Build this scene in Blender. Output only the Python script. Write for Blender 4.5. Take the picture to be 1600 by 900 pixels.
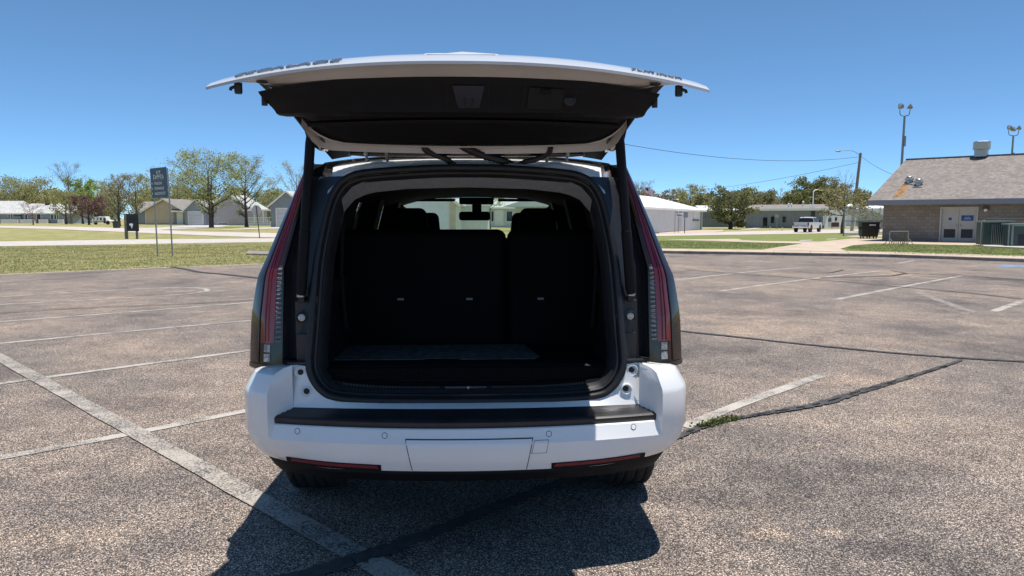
import bpy, bmesh, math, random
import numpy as np
from mathutils import Vector, Matrix
R = math.radians
for o in list(bpy.data.objects): bpy.data.objects.remove(o)
scene = bpy.context.scene
COL = scene.collection
rng = random.Random(7)

# ------------------------------------------------------------------ camera, sky, sun, exposure
F_PX = 1155.0; EYE = 1.6; PITCH = math.atan(109 / 1155.0)
cam_d = bpy.data.cameras.new('camera'); cam = bpy.data.objects.new('camera', cam_d); COL.objects.link(cam)
cam_d.sensor_width = 36.0; cam_d.lens = 36.0 * F_PX / 1600.0
cam_d.clip_start = 0.05; cam_d.clip_end = 6000
cam.location = (0, 0, EYE); cam.rotation_euler = (R(90) - PITCH, 0, 0)
scene.camera = cam

SUN_S, SUN_K = 0.160, -0.045          # ground shift of a shadow per metre of height: to the left, towards the camera (negative: away from it)
sun_dir = Vector((SUN_S, SUN_K, 1)).normalized()
SUN_EL = math.asin(sun_dir.z); SUN_AZ = math.atan2(sun_dir.x, sun_dir.y)
world = bpy.data.worlds.new('World'); scene.world = world; world.use_nodes = True
wn = world.node_tree.nodes; wl = world.node_tree.links
bg = wn.get('Background') or wn.new('ShaderNodeBackground')
sky = wn.new('ShaderNodeTexSky'); sky.sky_type = 'NISHITA'; sky.sun_disc = False
sky.sun_elevation = SUN_EL; sky.sun_rotation = SUN_AZ
sky.altitude = 1000; sky.air_density = 0.4; sky.dust_density = 0.0; sky.ozone_density = 10.0
gam = wn.new('ShaderNodeGamma'); gam.inputs[1].default_value = 0.80        # flattens the whole sky's gradient evenly
tint = wn.new('ShaderNodeMix'); tint.data_type = 'RGBA'; tint.blend_type = 'MULTIPLY'; tint.inputs[0].default_value = 1.0
tint.inputs[7].default_value = (1.36, 1.66, 1.60, 1)
wl.new(sky.outputs[0], gam.inputs[0]); wl.new(gam.outputs[0], tint.inputs[6]); wl.new(tint.outputs[2], bg.inputs[0])
bg.inputs[1].default_value = 0.135
sl = bpy.data.lights.new('sun', 'SUN'); sl.energy = 4.6; sl.angle = R(0.53); sl.color = (1.0, 0.955, 0.89)
so = bpy.data.objects.new('sun', sl); COL.objects.link(so)
so.rotation_euler = sun_dir.to_track_quat('Z', 'Y').to_euler(); so.location = (20, 10, 60)
vs = scene.view_settings
vs.view_transform = 'Standard'; vs.look = 'None'; vs.exposure = 0.3; vs.gamma = 1.0; vs.use_curve_mapping = False

scene.cycles.caustics_reflective = False; scene.cycles.caustics_refractive = False

# ------------------------------------------------------------------ geometry helpers
CP, SP = math.cos(PITCH), math.sin(PITCH)
def sstep(t):
    t = max(0.0, min(1.0, t)); return t * t * (3 - 2 * t)
def Z(x, y):
    """terrain height: flat, rising a little towards the houses on the left and straight ahead"""
    return 0.45 * sstep((y - 44) / 36.0) * sstep((10 - x) / 14.0)
def _ray(px, py):
    u = (px - 800) / F_PX; v = (py - 450) / F_PX
    return u, CP - v * SP, -SP - v * CP
def at(px, py, z=None):
    """ground point (x, y, z) seen at a photo pixel"""
    r = _ray(px, py); zz = 0.0 if z is None else z
    for _ in range(12 if z is None else 1):
        t = (zz - EYE) / r[2]; x, y = r[0] * t, r[1] * t
        if z is None: zz = 0.5 * zz + 0.5 * Z(x, y)
    return Vector((x, y, zz))
def dist(px, py, Y):
    """point at world depth Y seen at a photo pixel"""
    r = _ray(px, py); t = Y / r[1]
    return Vector((r[0] * t, Y, EYE + r[2] * t))
def lerp(a, b, t): return a + (b - a) * t
def interp(x, pts):
    if x <= pts[0][0]: return pts[0][1]
    for (a, b), (c, d) in zip(pts, pts[1:]):
        if x <= c: return lerp(b, d, (x - a) / (c - a)) if c > a else d
    return pts[-1][1]
def catmull(pts, n=6, closed=False):
    P = [Vector(p) for p in pts]; out = []; N = len(P)
    for i in range(N if closed else N - 1):
        if closed: a, b, c, d = P[(i - 1) % N], P[i], P[(i + 1) % N], P[(i + 2) % N]
        else: a, b, c, d = P[max(i - 1, 0)], P[i], P[i + 1], P[min(i + 2, N - 1)]
        for k in range(n):
            t = k / n
            out.append(0.5 * ((2 * b) + (c - a) * t + (2 * a - 5 * b + 4 * c - d) * t * t + (3 * b - a - 3 * c + d) * t ** 3))
    if not closed: out.append(P[-1])
    return out

class MB:
    """collects shapes; build() links them as ONE mesh object"""
    def __init__(s): s.v = []; s.f = []; s.m = []; s.cm = 0
    def add(s, vs, fs, mi=None):
        b = len(s.v); s.v += [tuple(v) for v in vs]
        for f in fs: s.f.append(tuple(b + i for i in f)); s.m.append(s.cm if mi is None else mi)
        return s
    def box(s, c, d, rz=0, rx=0, mi=None, taper=None):
        hx, hy, hz = d[0] / 2, d[1] / 2, d[2] / 2
        M = Matrix.Rotation(rz, 3, 'Z') @ Matrix.Rotation(rx, 3, 'X'); C = Vector(c); vs = []
        for z in (-hz, hz):
            k = taper if (taper and z > 0) else 1.0
            for x, y in ((-hx, -hy), (hx, -hy), (hx, hy), (-hx, hy)): vs.append(C + M @ Vector((x * k, y * k, z)))
        return s.add(vs, [(0, 3, 2, 1), (4, 5, 6, 7), (0, 1, 5, 4), (1, 2, 6, 5), (2, 3, 7, 6), (3, 0, 4, 7)], mi)
    def prism(s, poly, z0, z1, mi=None):
        n = len(poly); vs = [(p[0], p[1], z0) for p in poly] + [(p[0], p[1], z1) for p in poly]
        fs = [tuple(range(n - 1, -1, -1)), tuple(range(n, 2 * n))] + [(i, (i + 1) % n, n + (i + 1) % n, n + i) for i in range(n)]
        return s.add(vs, fs, mi)
    def extrude(s, loop, off, mi=None):
        n = len(loop); L = [Vector(p) for p in loop]; off = Vector(off)
        return s.add(L + [p + off for p in L], [tuple(range(n - 1, -1, -1)), tuple(range(n, 2 * n))] + [(i, (i + 1) % n, n + (i + 1) % n, n + i) for i in range(n)], mi)
    def tube(s, pts, r, n=8, closed=False, cap=True, mi=None):
        P = [Vector(p) for p in pts]; N = len(P); rr = r if isinstance(r, (list, tuple)) else [r] * N; vs = []
        up = None
        for i in range(N):
            a = P[(i - 1) % N] if (closed or i > 0) else P[i]; b = P[(i + 1) % N] if (closed or i < N - 1) else P[i]
            d = (b - a).normalized() if (b - a).length > 1e-9 else Vector((0, 0, 1))
            if up is None: up = Vector((0, 0, 1)) if abs(d.z) < 0.9 else Vector((1, 0, 0))
            x = d.cross(up)
            if x.length < 1e-6: x = d.orthogonal()
            x.normalize(); y = x.cross(d).normalized(); up = y
            for k in range(n):
                t = 2 * math.pi * k / n; vs.append(P[i] + (x * math.cos(t) + y * math.sin(t)) * rr[i])
        fs = []
        for i in range(N if closed else N - 1):
            j = (i + 1) % N
            for k in range(n): fs.append((i * n + k, i * n + (k + 1) % n, j * n + (k + 1) % n, j * n + k))
        if cap and not closed: fs += [tuple(range(n - 1, -1, -1)), tuple(range((N - 1) * n, N * n))]
        return s.add(vs, fs, mi)
    def lathe(s, prof, c=(0, 0, 0), n=16, axis='Z', mi=None):
        vs = []; C = Vector(c)
        for r, h in prof:
            for k in range(n):
                t = 2 * math.pi * k / n; a, b = r * math.cos(t), r * math.sin(t)
                vs.append(C + Vector({'Z': (a, b, h), 'X': (h, a, b), 'Y': (a, h, b)}[axis]))
        m = len(prof)
        fs = [(i * n + k, i * n + (k + 1) % n, (i + 1) * n + (k + 1) % n, (i + 1) * n + k) for i in range(m - 1) for k in range(n)]
        fs += [tuple(range(n - 1, -1, -1)), tuple(range((m - 1) * n, m * n))]
        return s.add(vs, fs, mi)
    def grid(s, rows, mi=None, closed=False):
        n = len(rows[0]); vs = [p for r in rows for p in r]; fs = []
        for i in range(len(rows) - 1):
            for k in range(n if closed else n - 1):
                fs.append((i * n + k, i * n + (k + 1) % n, (i + 1) * n + (k + 1) % n, (i + 1) * n + k))
        return s.add(vs, fs, mi)
    def build(s, name, mats, parent=None, smooth=False, bevel=0, seg=2, solid=0, fix=True):
        me = bpy.data.meshes.new(name); me.from_pydata(s.v, [], s.f); me.update()
        mats = mats if isinstance(mats, (list, tuple)) else [mats]
        for m in mats: me.materials.append(m)
        if len(mats) > 1: me.polygons.foreach_set('material_index', s.m)
        if fix:
            bm = bmesh.new(); bm.from_mesh(me); bmesh.ops.remove_doubles(bm, verts=bm.verts, dist=1e-5)
            bmesh.ops.recalc_face_normals(bm, faces=bm.faces); bm.to_mesh(me); bm.free()
        if smooth:
            me.polygons.foreach_set('use_smooth', [True] * len(me.polygons))
            try: me.set_sharp_from_angle(angle=R(smooth if smooth is not True else 40))
            except Exception: pass
        o = bpy.data.objects.new(name, me); COL.objects.link(o)
        if parent: o.parent = parent
        if solid:
            md = o.modifiers.new('solid', 'SOLIDIFY'); md.thickness = solid; md.offset = -1
        if bevel:
            md = o.modifiers.new('bevel', 'BEVEL'); md.width = bevel; md.segments = seg; md.limit_method = 'ANGLE'; md.angle_limit = R(40)
        return o
def tag(o, label, cat, group=None):
    o['label'] = label; o['category'] = cat
    if group: o['group'] = group
    return o
def thing(name, label, cat, loc=(0, 0, 0), rz=0, group=None):
    o = bpy.data.objects.new(name, None); COL.objects.link(o); o.location = loc; o.rotation_euler = (0, 0, rz)
    o.empty_display_size = 0.2
    return tag(o, label, cat, group)
def struct(o): o['kind'] = 'structure'; return o
def stuff(o): o['kind'] = 'stuff'; return o
def quick(name, verts, faces, mats, parent=None, smooth=False):
    """fast mesh from numpy arrays of triangles or quads"""
    me = bpy.data.meshes.new(name); verts = np.asarray(verts, np.float32); faces = np.asarray(faces, np.int32)
    k = faces.shape[1]; me.vertices.add(len(verts)); me.vertices.foreach_set('co', verts.ravel())
    me.loops.add(faces.size); me.loops.foreach_set('vertex_index', faces.ravel())
    me.polygons.add(len(faces)); me.polygons.foreach_set('loop_start', np.arange(0, faces.size, k, dtype=np.int32))
    me.update(calc_edges=True); me.validate()
    for m in (mats if isinstance(mats, (list, tuple)) else [mats]): me.materials.append(m)
    o = bpy.data.objects.new(name, me); COL.objects.link(o)
    if parent: o.parent = parent
    return o

# ------------------------------------------------------------------ materials
def lin(c):
    return tuple((v / 255 / 12.92 if v / 255 <= 0.04045 else ((v / 255 + 0.055) / 1.055) ** 2.4) for v in c) + (1,)
class NT:
    def __init__(s, name):
        s.m = bpy.data.materials.new(name); s.m.use_nodes = True; s.t = s.m.node_tree; s.n = s.t.nodes
        s.b = s.n.get('Principled BSDF'); s.out = s.n.get('Material Output')
    def new(s, t, **kw):
        n = s.n.new(t)
        for k, v in kw.items(): setattr(n, k, v)
        return n
    def link(s, a, b): s.t.links.new(a, b)
    def coord(s, kind='Object'): return s.new('ShaderNodeTexCoord').outputs[kind]
    def noise(s, scale, detail=4, rough=0.55, vec=None, sc3=None, loc=None):
        n = s.new('ShaderNodeTexNoise'); n.inputs['Scale'].default_value = scale; n.inputs['Detail'].default_value = detail
        n.inputs['Roughness'].default_value = rough
        v = vec or s.coord()
        if sc3:
            mp = s.new('ShaderNodeMapping'); mp.inputs['Scale'].default_value = sc3; s.link(v, mp.inputs['Vector']); v = mp.outputs[0]
            if loc: mp.inputs['Location'].default_value = loc
        s.link(v, n.inputs['Vector']); return n.outputs['Fac']
    def ramp(s, fac, stops, interp='LINEAR'):
        r = s.new('ShaderNodeValToRGB'); r.color_ramp.interpolation = interp; e = r.color_ramp.elements
        while len(e) < len(stops): e.new(0.5)
        for el, (p, c) in zip(e, stops): el.position = p; el.color = c if len(c) == 4 else tuple(c) + (1,)
        s.link(fac, r.inputs[0]); return r.outputs[0]
    def mix(s, fac, a, b, mode='MIX'):
        m = s.new('ShaderNodeMix', data_type='RGBA', blend_type=mode)
        for inp, val in ((m.inputs[0], fac), (m.inputs[6], a), (m.inputs[7], b)):
            if isinstance(val, (int, float)): inp.default_value = val
            elif isinstance(val, (tuple, list)): inp.default_value = val if len(val) == 4 else tuple(val) + (1,)
            else: s.link(val, inp)
        return m.outputs[2]
    def math(s, op, a, b=None):
        m = s.new('ShaderNodeMath', operation=op)
        for i, v in enumerate((a, b)):
            if v is None: continue
            if isinstance(v, (int, float)): m.inputs[i].default_value = v
            else: s.link(v, m.inputs[i])
        return m.outputs[0]
    def bump(s, h, strength=0.2, d=0.01):
        b = s.new('ShaderNodeBump'); b.inputs['Strength'].default_value = strength; b.inputs['Distance'].default_value = d
        s.link(h, b.inputs['Height']); s.link(b.outputs[0], s.b.inputs['Normal'])
    def set(s, **kw):
        for k, v in kw.items(): s.b.inputs[k.replace('_', ' ')].default_value = v
        return s
def mat(name, c, rough=0.6, metal=0.0, var=0.12, scale=6, bump=0.0, bscale=40, bd=0.005, coat=0.0, spec=0.5, coord='Object'):
    """plain procedural surface: base colour with noise variation, optional fine relief"""
    T = NT(name); c = c if len(c) == 4 else tuple(c) + (1,)
    n = T.noise(scale, 5, vec=T.coord(coord))
    lo = tuple(max(0, v * (1 - var)) for v in c[:3]); hi = tuple(min(1, v * (1 + var)) for v in c[:3])
    T.link(T.ramp(n, [(0.3, lo), (0.7, hi)]), T.b.inputs['Base Color'])
    rr = T.math('MULTIPLY_ADD', n, 0.12); T.n[-1].inputs[2].default_value = max(0, rough - 0.06)
    T.link(rr, T.b.inputs['Roughness'])
    T.set(Metallic=metal); T.b.inputs['Coat Weight'].default_value = coat; T.b.inputs['Specular IOR Level'].default_value = spec
    if coat: T.b.inputs['Coat Roughness'].default_value = 0.03
    if bump: T.bump(T.noise(bscale, 4, vec=T.coord(coord)), bump, bd)
    return T.m
M = {}
def leafmat(name, stops, transl=0.3, patch=None):
    transl = max(transl, 0.45)
    T = NT(name); g = T.new('ShaderNodeNewGeometry')
    col = T.ramp(g.outputs['Random Per Island'], stops)
    if patch: col = T.mix(1.0, col, T.ramp(T.noise(patch, 5, 0.65), [(0.36, (0.62, 0.74, 0.60)), (0.5, (1.0, 1.0, 1.0)), (0.64, (1.5, 1.25, 1.25))]), 'MULTIPLY')
    T.link(col, T.b.inputs['Base Color']); T.set(Roughness=0.6); T.b.inputs['Specular IOR Level'].default_value = 0.25
    tr = T.new('ShaderNodeBsdfTranslucent'); T.link(col, tr.inputs[0])
    mx = T.new('ShaderNodeMixShader'); mx.inputs[0].default_value = transl
    T.link(T.b.outputs[0], mx.inputs[1]); T.link(tr.outputs[0], mx.inputs[2]); T.link(mx.outputs[0], T.out.inputs[0])
    return T.m

# asphalt with exposed aggregate
OFFX = 12.4
T = NT('asphalt'); P = T.coord()
vor = T.new('ShaderNodeTexVoronoi'); vor.inputs['Scale'].default_value = 175; T.link(P, vor.inputs['Vector'])
sep = T.new('ShaderNodeSeparateColor'); T.link(vor.outputs['Color'], sep.inputs[0])
big = T.noise(0.55, 7, 0.66, P, (0.8, 0.55, 1), (OFFX, 0, 0)); mid = T.noise(2.2, 5, 0.6, P); fine = T.noise(420, 2, 0.5, P)
stone = T.ramp(sep.outputs[0], [(0.0, (0.030, 0.030, 0.031)), (0.30, (0.070, 0.066, 0.064)), (0.52, (0.145, 0.128, 0.112)), (0.74, (0.25, 0.212, 0.178)), (0.90, (0.42, 0.365, 0.31)), (1.0, (0.60, 0.54, 0.47))])
edge = T.ramp(vor.outputs['Distance'], [(0.35, (1, 1, 1)), (0.75, (0.25, 0.24, 0.24))])
stone = T.mix(0.8, stone, edge, 'MULTIPLY')
patch = T.ramp(big, [(0.30, (0.42, 0.43, 0.46)), (0.45, (0.80, 0.78, 0.78)), (0.58, (1.04, 0.98, 0.93)), (0.72, (1.35, 1.22, 1.08))])
patch2 = T.ramp(mid, [(0.30, (0.72, 0.72, 0.73)), (0.68, (1.18, 1.16, 1.13))])
c0 = T.mix(1.0, stone, patch, 'MULTIPLY'); c0 = T.mix(1.0, c0, patch2, 'MULTIPLY')
c0 = T.mix(0.5, c0, T.ramp(fine, [(0.35, (0.6, 0.6, 0.6)), (0.65, (1.4, 1.4, 1.4))]), 'MULTIPLY')
ASPH_GAIN = T.mix(1.0, c0, (1.84, 1.79, 1.77, 1), 'MULTIPLY')
# worn pale spots and old oil stains, each at its own place on the lot: (x, y, half width, half depth, tint)
sn = T.noise(6.0, 5, 0.7, P)
STAINS = [(1.29, 3.62, .17, .13, (1.55, 1.45, 1.32)), (1.62, 3.64, .12, .07, (1.4, 1.32, 1.22)), (3.35, 5.4, .12, .10, (1.35, 1.28, 1.2)), (1.75, 3.45, .35, .16, (.62, .63, .66)), (1.15, 4.1, .55, .22, (.70, .70, .73)), (2.5, 4.6, .5, .3, (.74, .74, .76)),
          (-2.6, 4.3, .6, .25, (.78, .78, .80)), (-3.4, 6.3, .9, .35, (.74, .73, .75)), (-2.2, 3.6, .5, .2, (1.15, 1.12, 1.06)), (5.2, 9.5, 1.6, .5, (1.18, 1.14, 1.08)), (4.4, 12.5, 1.8, .6, (.80, .79, .80)), (-7.5, 15.5, 2.6, .7, (.78, .77, .79)), (3.2, 7.2, 1.0, .35, (1.16, 1.12, 1.07))]
for sx_, sy_, srx, sry, tc in STAINS:
    mp = T.new('ShaderNodeMapping'); mp.inputs['Scale'].default_value = (1 / srx, 1 / sry, 0); mp.inputs['Location'].default_value = (-sx_ / srx, -sy_ / sry, 0); T.link(P, mp.inputs['Vector'])
    ln = T.new('ShaderNodeVectorMath', operation='LENGTH'); T.link(mp.outputs[0], ln.inputs[0])
    fm = T.math('SUBTRACT', 1.45, T.math('ADD', ln.outputs['Value'], T.math('MULTIPLY', sn, 1.1)))
    fm = T.math('MULTIPLY', fm, 2.2); cl = T.new('ShaderNodeClamp'); T.link(fm, cl.inputs[0])
    ASPH_GAIN = T.mix(cl.outputs[0], ASPH_GAIN, T.mix(1.0, ASPH_GAIN, tc, 'MULTIPLY'))
T.link(ASPH_GAIN, T.b.inputs['Base Color']); T.set(Roughness=0.85); T.b.inputs['Specular IOR Level'].default_value = 0.3
T.bump(T.math('SUBTRACT', 1.0, vor.outputs['Distance']), 0.5, 0.004)
M['asphalt'] = T.m
# worn line paint: asphalt stones show through
def paintmat(name, c, wear):
    T = NT(name); P = T.coord()
    vor = T.new('ShaderNodeTexVoronoi'); vor.inputs['Scale'].default_value = 105; T.link(P, vor.inputs['Vector'])
    n = T.noise(3.0, 6, 0.65, P); n2 = T.noise(90, 3, 0.6, P)
    s = T.math('ADD', T.math('MULTIPLY', n, 0.8), T.math('MULTIPLY', n2, 0.7))
    f = T.ramp(s, [(wear - 0.05, (0, 0, 0)), (wear + 0.09, (1, 1, 1))])
    sep = T.new('ShaderNodeSeparateColor'); T.link(vor.outputs['Color'], sep.inputs[0])
    st = T.ramp(sep.outputs[0], [(0, (0.04, 0.038, 0.036)), (0.5, (0.17, 0.152, 0.135)), (1, (0.5, 0.44, 0.37))])
    c2 = T.mix(0.35, c, T.ramp(n2, [(0.3, (0.5, 0.47, 0.43)), (0.7, (1, 1, 1))]), 'MULTIPLY')
    T.link(T.mix(f, st, c2), T.b.inputs['Base Color']); T.set(Roughness=0.8)
    T.bump(n2, 0.3, 0.003)
    return T.m
M['line'] = paintmat('worn_white_line_paint', (0.52, 0.475, 0.42, 1), 0.72)
M['line2'] = paintmat('faint_line_paint', (0.36, 0.32, 0.28, 1), 0.82)
M['wideline'] = paintmat('worn_wide_line_paint', (0.46, 0.41, 0.35, 1), 0.77)
M['blue_paint'] = paintmat('blue_bay_paint', (0.12, 0.26, 0.48, 1), 0.66)
M['tar'] = mat('crack_tar', (0.060, 0.057, 0.056), 0.8, var=0.4, scale=14, bump=0.5, bscale=60, bd=0.01)
M['crack'] = mat('open_crack', (0.008, 0.008, 0.008), 0.95)
# grass
def grassmat(name, stops, sc=0.7):
    T = NT(name); P = T.coord()
    a = T.noise(sc, 6, 0.7, P); b = T.noise(14, 5, 0.7, P); c = T.noise(90, 2, 0.6, P)
    s = T.math('ADD', T.math('MULTIPLY', a, 0.55), T.math('MULTIPLY', b, 0.45))
    col = T.ramp(s, stops); col = T.mix(0.6, col, T.ramp(c, [(0.3, (0.5, 0.5, 0.45)), (0.7, (1.4, 1.4, 1.3))]), 'MULTIPLY')
    T.link(col, T.b.inputs['Base Color']); T.set(Roughness=0.9); T.b.inputs['Specular IOR Level'].default_value = 0.15
    T.bump(T.noise(30, 5, 0.7, P), 1.0, 0.06)
    return T.m
M['grass'] = grassmat('patchy_spring_grass', [(0.34, (0.17, 0.19, 0.065)), (0.44, (0.27, 0.275, 0.10)), (0.52, (0.36, 0.33, 0.15)), (0.62, (0.52, 0.42, 0.25))])
M['grass2'] = grassmat('green_lawn', [(0.34, (0.14, 0.18, 0.06)), (0.48, (0.225, 0.26, 0.09)), (0.6, (0.26, 0.28, 0.10)), (0.72, (0.36, 0.32, 0.16))])
M['conc'] = mat('pale_concrete', (0.50, 0.455, 0.41), 0.85, var=0.14, scale=1.4, bump=0.2, bscale=50)
M['conc_tan'] = mat('tan_concrete', (0.50, 0.395, 0.295), 0.85, var=0.16, scale=0.8, bump=0.2, bscale=50)
M['conc_road'] = mat('light_concrete_road', (0.52, 0.455, 0.41), 0.85, var=0.10, scale=0.5, bump=0.15, bscale=30)
M['kerb'] = mat('kerb_concrete', (0.26, 0.22, 0.19), 0.9, var=0.3, scale=3)

# ------------------------------------------------------------------ the setting: ground, parking lot, roads, paths
xs = sorted(set([-1800, -1000, -500, -300, -200] + list(range(-150, 151, 6)) + [200, 300, 500, 1000, 1800]))
ys = sorted(set([-300, -100, -40, 0, 20] + list(range(30, 121, 6)) + [140, 160, 200, 260, 350, 500, 900, 1600, 3000]))
g = MB(); g.grid([[(x, y, Z(x, y) - 0.0) for x in xs] for y in ys])
struct(g.build('ground', M['grass'], smooth=True))

LZ = 0.006                                   # top of the asphalt sheet
kerb_px = [(1000, 395.6), (1150, 398), (1390, 402.2), (1600, 410), ]
K = [at(*p, 0.0) for p in kerb_px]; kd = (K[-1] - K[-2]).normalized()
K.append(K[-1] + kd * 60); K.insert(0, K[0] + (K[0] - K[1]).normalized() * 3)
Lp = [at(0, 429.5, 0), at(120, 424, 0), at(270, 418, 0), at(400, 413, 0)]
ld = (Lp[0] - Lp[1]).normalized()
lot = [Lp[0] + ld * 70] + Lp + [Vector((2.0, 32.5, 0))] + K[1:]
lot += [Vector((90, -45, 0)), Vector((-70, -45, 0))]
g = MB(); n = len(lot); g.add([(p.x, p.y, LZ) for p in lot], [tuple(range(n))])
LOT = struct(g.build('parking_lot', M['asphalt'], fix=False))
bm = bmesh.new(); bm.from_mesh(LOT.data); bmesh.ops.triangulate(bm, faces=bm.faces)
bmesh.ops.recalc_face_normals(bm, faces=bm.faces)
for f in bm.faces:
    if f.normal.z < 0: f.normal_flip()
bm.to_mesh(LOT.data); bm.free()

def ribbon(name, pts, w, m, parent, z, jitter=0.0, sub=1, seed=1):
    """flat strip along ground points, as wide as w (number or list)"""
    r = random.Random(seed); P = [Vector((p[0], p[1], 0)) for p in pts]
    if sub > 1: P = catmull(P, sub)
    N = len(P); g = MB(); rows = []
    for i, p in enumerate(P):
        d = (P[min(i + 1, N - 1)] - P[max(i - 1, 0)]).normalized(); nrm = Vector((-d.y, d.x, 0))
        ww = (interp(i / (N - 1), w) if isinstance(w, list) else w) / 2
        a = ww * (1 + r.uniform(-jitter, jitter)); b = ww * (1 + r.uniform(-jitter, jitter))
        rows.append([(p + nrm * a).to_tuple()[:2] + (z,), (p - nrm * b).to_tuple()[:2] + (z,)])
    g.grid(rows); o = g.build(name, m, parent, fix=False)
    return o
M['edging'] = mat('lot_edging', (.50, .43, .34), .9, var=.2, scale=3)
ribbon('lot_edging', [Lp[0] + ld * 60] + Lp + [Vector((2.0, 32.5, 0))], .14, M['edging'], LOT, LZ + .003, .15, 1, 77)
def px_line(pts): return [at(x, y, LZ) for x, y in pts]
lines = [  # photo end points, width, material, smoothing
    ([(-140, 623), (0, 600), (200, 573), (390, 548)], 0.10, 'line'),
    ([(-140, 743), (0, 716), (200, 679), (382, 643), (520, 617)], 0.11, 'line'),
    ([(-140, 549), (0, 537), (200, 518), (392, 501)], 0.10, 'line'),
    ([(-140, 515), (0, 503), (200, 488), (400, 472)], 0.10, 'line'),
    ([(-140, 484), (0, 476), (140, 469), (240, 463), (292, 459.5), (315, 456.5), (324, 453.5), (316, 450.8), (288, 449.3), (230, 451), (150, 455), (80, 459), (0, 464)], 0.11, 'line'),
    ([(318, 456), (352, 454.5)], 0.10, 'line'),
    ([(300, 504), (340, 499)], 0.08, 'line2'),
    ([(1068, 668), (1170, 627), (1284, 587)], 0.12, 'line'),
    ([(1307, 468), (1400, 450), (1505, 430.5)], 0.13, 'line'),
    ([(1125, 455), (1250, 438), (1374, 423.5)], 0.12, 'line'),
    ([(1055, 438), (1150, 427), (1255, 417.5)], 0.12, 'line'),
    ([(1552, 487), (1600, 470.5), (1700, 440)], 0.14, 'line'),
    ([(1404, 411.5), (1428, 407)], 0.12, 'line'), ([(1350, 413), (1373, 413.6)], 0.2, 'line2'),
    ([(1530, 414), (1552, 409)], 0.12, 'line2'), ([(1560, 427), (1600, 430)], 0.1, 'line2'),
    ([(1380, 442), (1412, 444)], 0.1, 'line2'), ([(1560, 453), (1600, 455)], 0.12, 'line2'), ([(1312, 445), (1338, 444)], 0.1, 'line2'),
]
for i, (pts, w, mk) in enumerate(lines):
    ribbon('painted_line', px_line(pts), w, M[mk], LOT, LZ + 0.005, 0.04, 6 if len(pts) > 2 else 1, i)
ribbon('painted_line', px_line([(1430, 455), (1448, 462), (1475, 472), (1500, 481), (1522, 488)]), 0.16, M['line2'], LOT, LZ + 0.004, 0.3, 5, 3)
W0, W1 = at(-120, 498, LZ), at(205, 672, LZ); wd = (at(520, 848, LZ) - at(0, 560, LZ)).normalized()
A0 = at(10, 565, LZ)
ribbon('painted_line', [A0 - wd * 7, A0, A0 + wd * 3, A0 + wd * 6, A0 + wd * 9], 0.145, M['wideline'], LOT, LZ + 0.0085, 0.06, 8, 9)
# blue accessible-bay marking with a pale border
g = MB(); q = [at(*p, LZ) for p in ((1556, 417.2), (1568, 413.6), (1690, 416.5), (1690, 420.5))]
g.add([(p.x, p.y, LZ + 0.004) for p in q], [(0, 1, 2, 3)]); g.build('bay_marking', M['blue_paint'], LOT, fix=False)
ribbon('painted_line', px_line([(1566, 416), (1600, 416.5), (1640, 418)]), 0.35, M['line'], LOT, LZ + 0.008, 0.4, 5, 4)

seams = [
    ([(1000, 510), (1065, 518), (1150, 527), (1260, 539), (1400, 552.5), (1500, 560), (1600, 566), (1750, 576)], 0.075, 'tar'),
    ([(1503, 563), (1478, 572), (1440, 584), (1395, 598), (1340, 614), (1300, 627), (1262, 636), (1210, 645), (1150, 655), (1105, 666), (1062, 682), (1000, 705), (930, 735), (860, 762), (760, 800), (650, 845), (540, 882), (430, 915)], [(0, 0.04), (0.15, 0.07), (0.3, 0.11), (0.45, 0.06), (0.6, 0.075), (1, 0.12)], 'tar'),
    ([(1070, 422), (1150, 428), (1280, 437.5), (1400, 448), (1500, 457), (1600, 468), (1700, 479)], 0.07, 'tar'),
    ([(1282, 434.5), (1340, 433), (1390, 431.5), (1408, 429), (1425, 428), (1500, 431), (1600, 437.5)], 0.09, 'tar'),
    ([(1392, 423), (1406, 425.5), (1418, 428)], 0.06, 'tar'), ([(1240, 425), (1290, 427), (1318, 422)], 0.06, 'tar'),
    ([(268, 417.5), (290, 421), (312, 425.5), (350, 429), (400, 434.5), (440, 440)], 0.16, 'tar'),
    ([(-100, 494), (0, 490), (70, 485.5), (150, 481), (260, 477), (395, 469.5)], 0.05, 'tar'),
    ([(1565, 446), (1600, 447.5)], 0.06, 'tar'), ([(1440, 432), (1520, 434), (1600, 439)], 0.05, 'tar'),
]
for i, (pts, w, mk) in enumerate(seams):
    P0 = px_line(pts); P1 = catmull([Vector((p.x, p.y, 0)) for p in P0], 18); r = random.Random(40 + i)
    P1 = [p + Vector((r.gauss(0, .003), r.gauss(0, .003), 0)) for p in P1]
    ribbon('tar_seam', P1, w, M['tar'], LOT, LZ + 0.011 + 0.0008 * i, 0.30 if i == 1 else 0.2, 1, 20 + i)
    if i == 1:                                 # the open crack within the sealed seam, broken into short pieces
        k = 18
        while k < len(P1) * .56:
            m = r.randint(5, 12)
            ribbon('open_crack', [p + Vector((r.gauss(0, .008), r.gauss(0, .006) - .012, 0)) for p in P1[k:k + m]], [(0, 0.006), (0.3, r.uniform(0.012, 0.03)), (0.6, r.uniform(0.012, 0.035)), (1, 0.005)], M['crack'], LOT, LZ + 0.0165, 0.6, 3, k)
            k += m + r.randint(1, 4)
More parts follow.
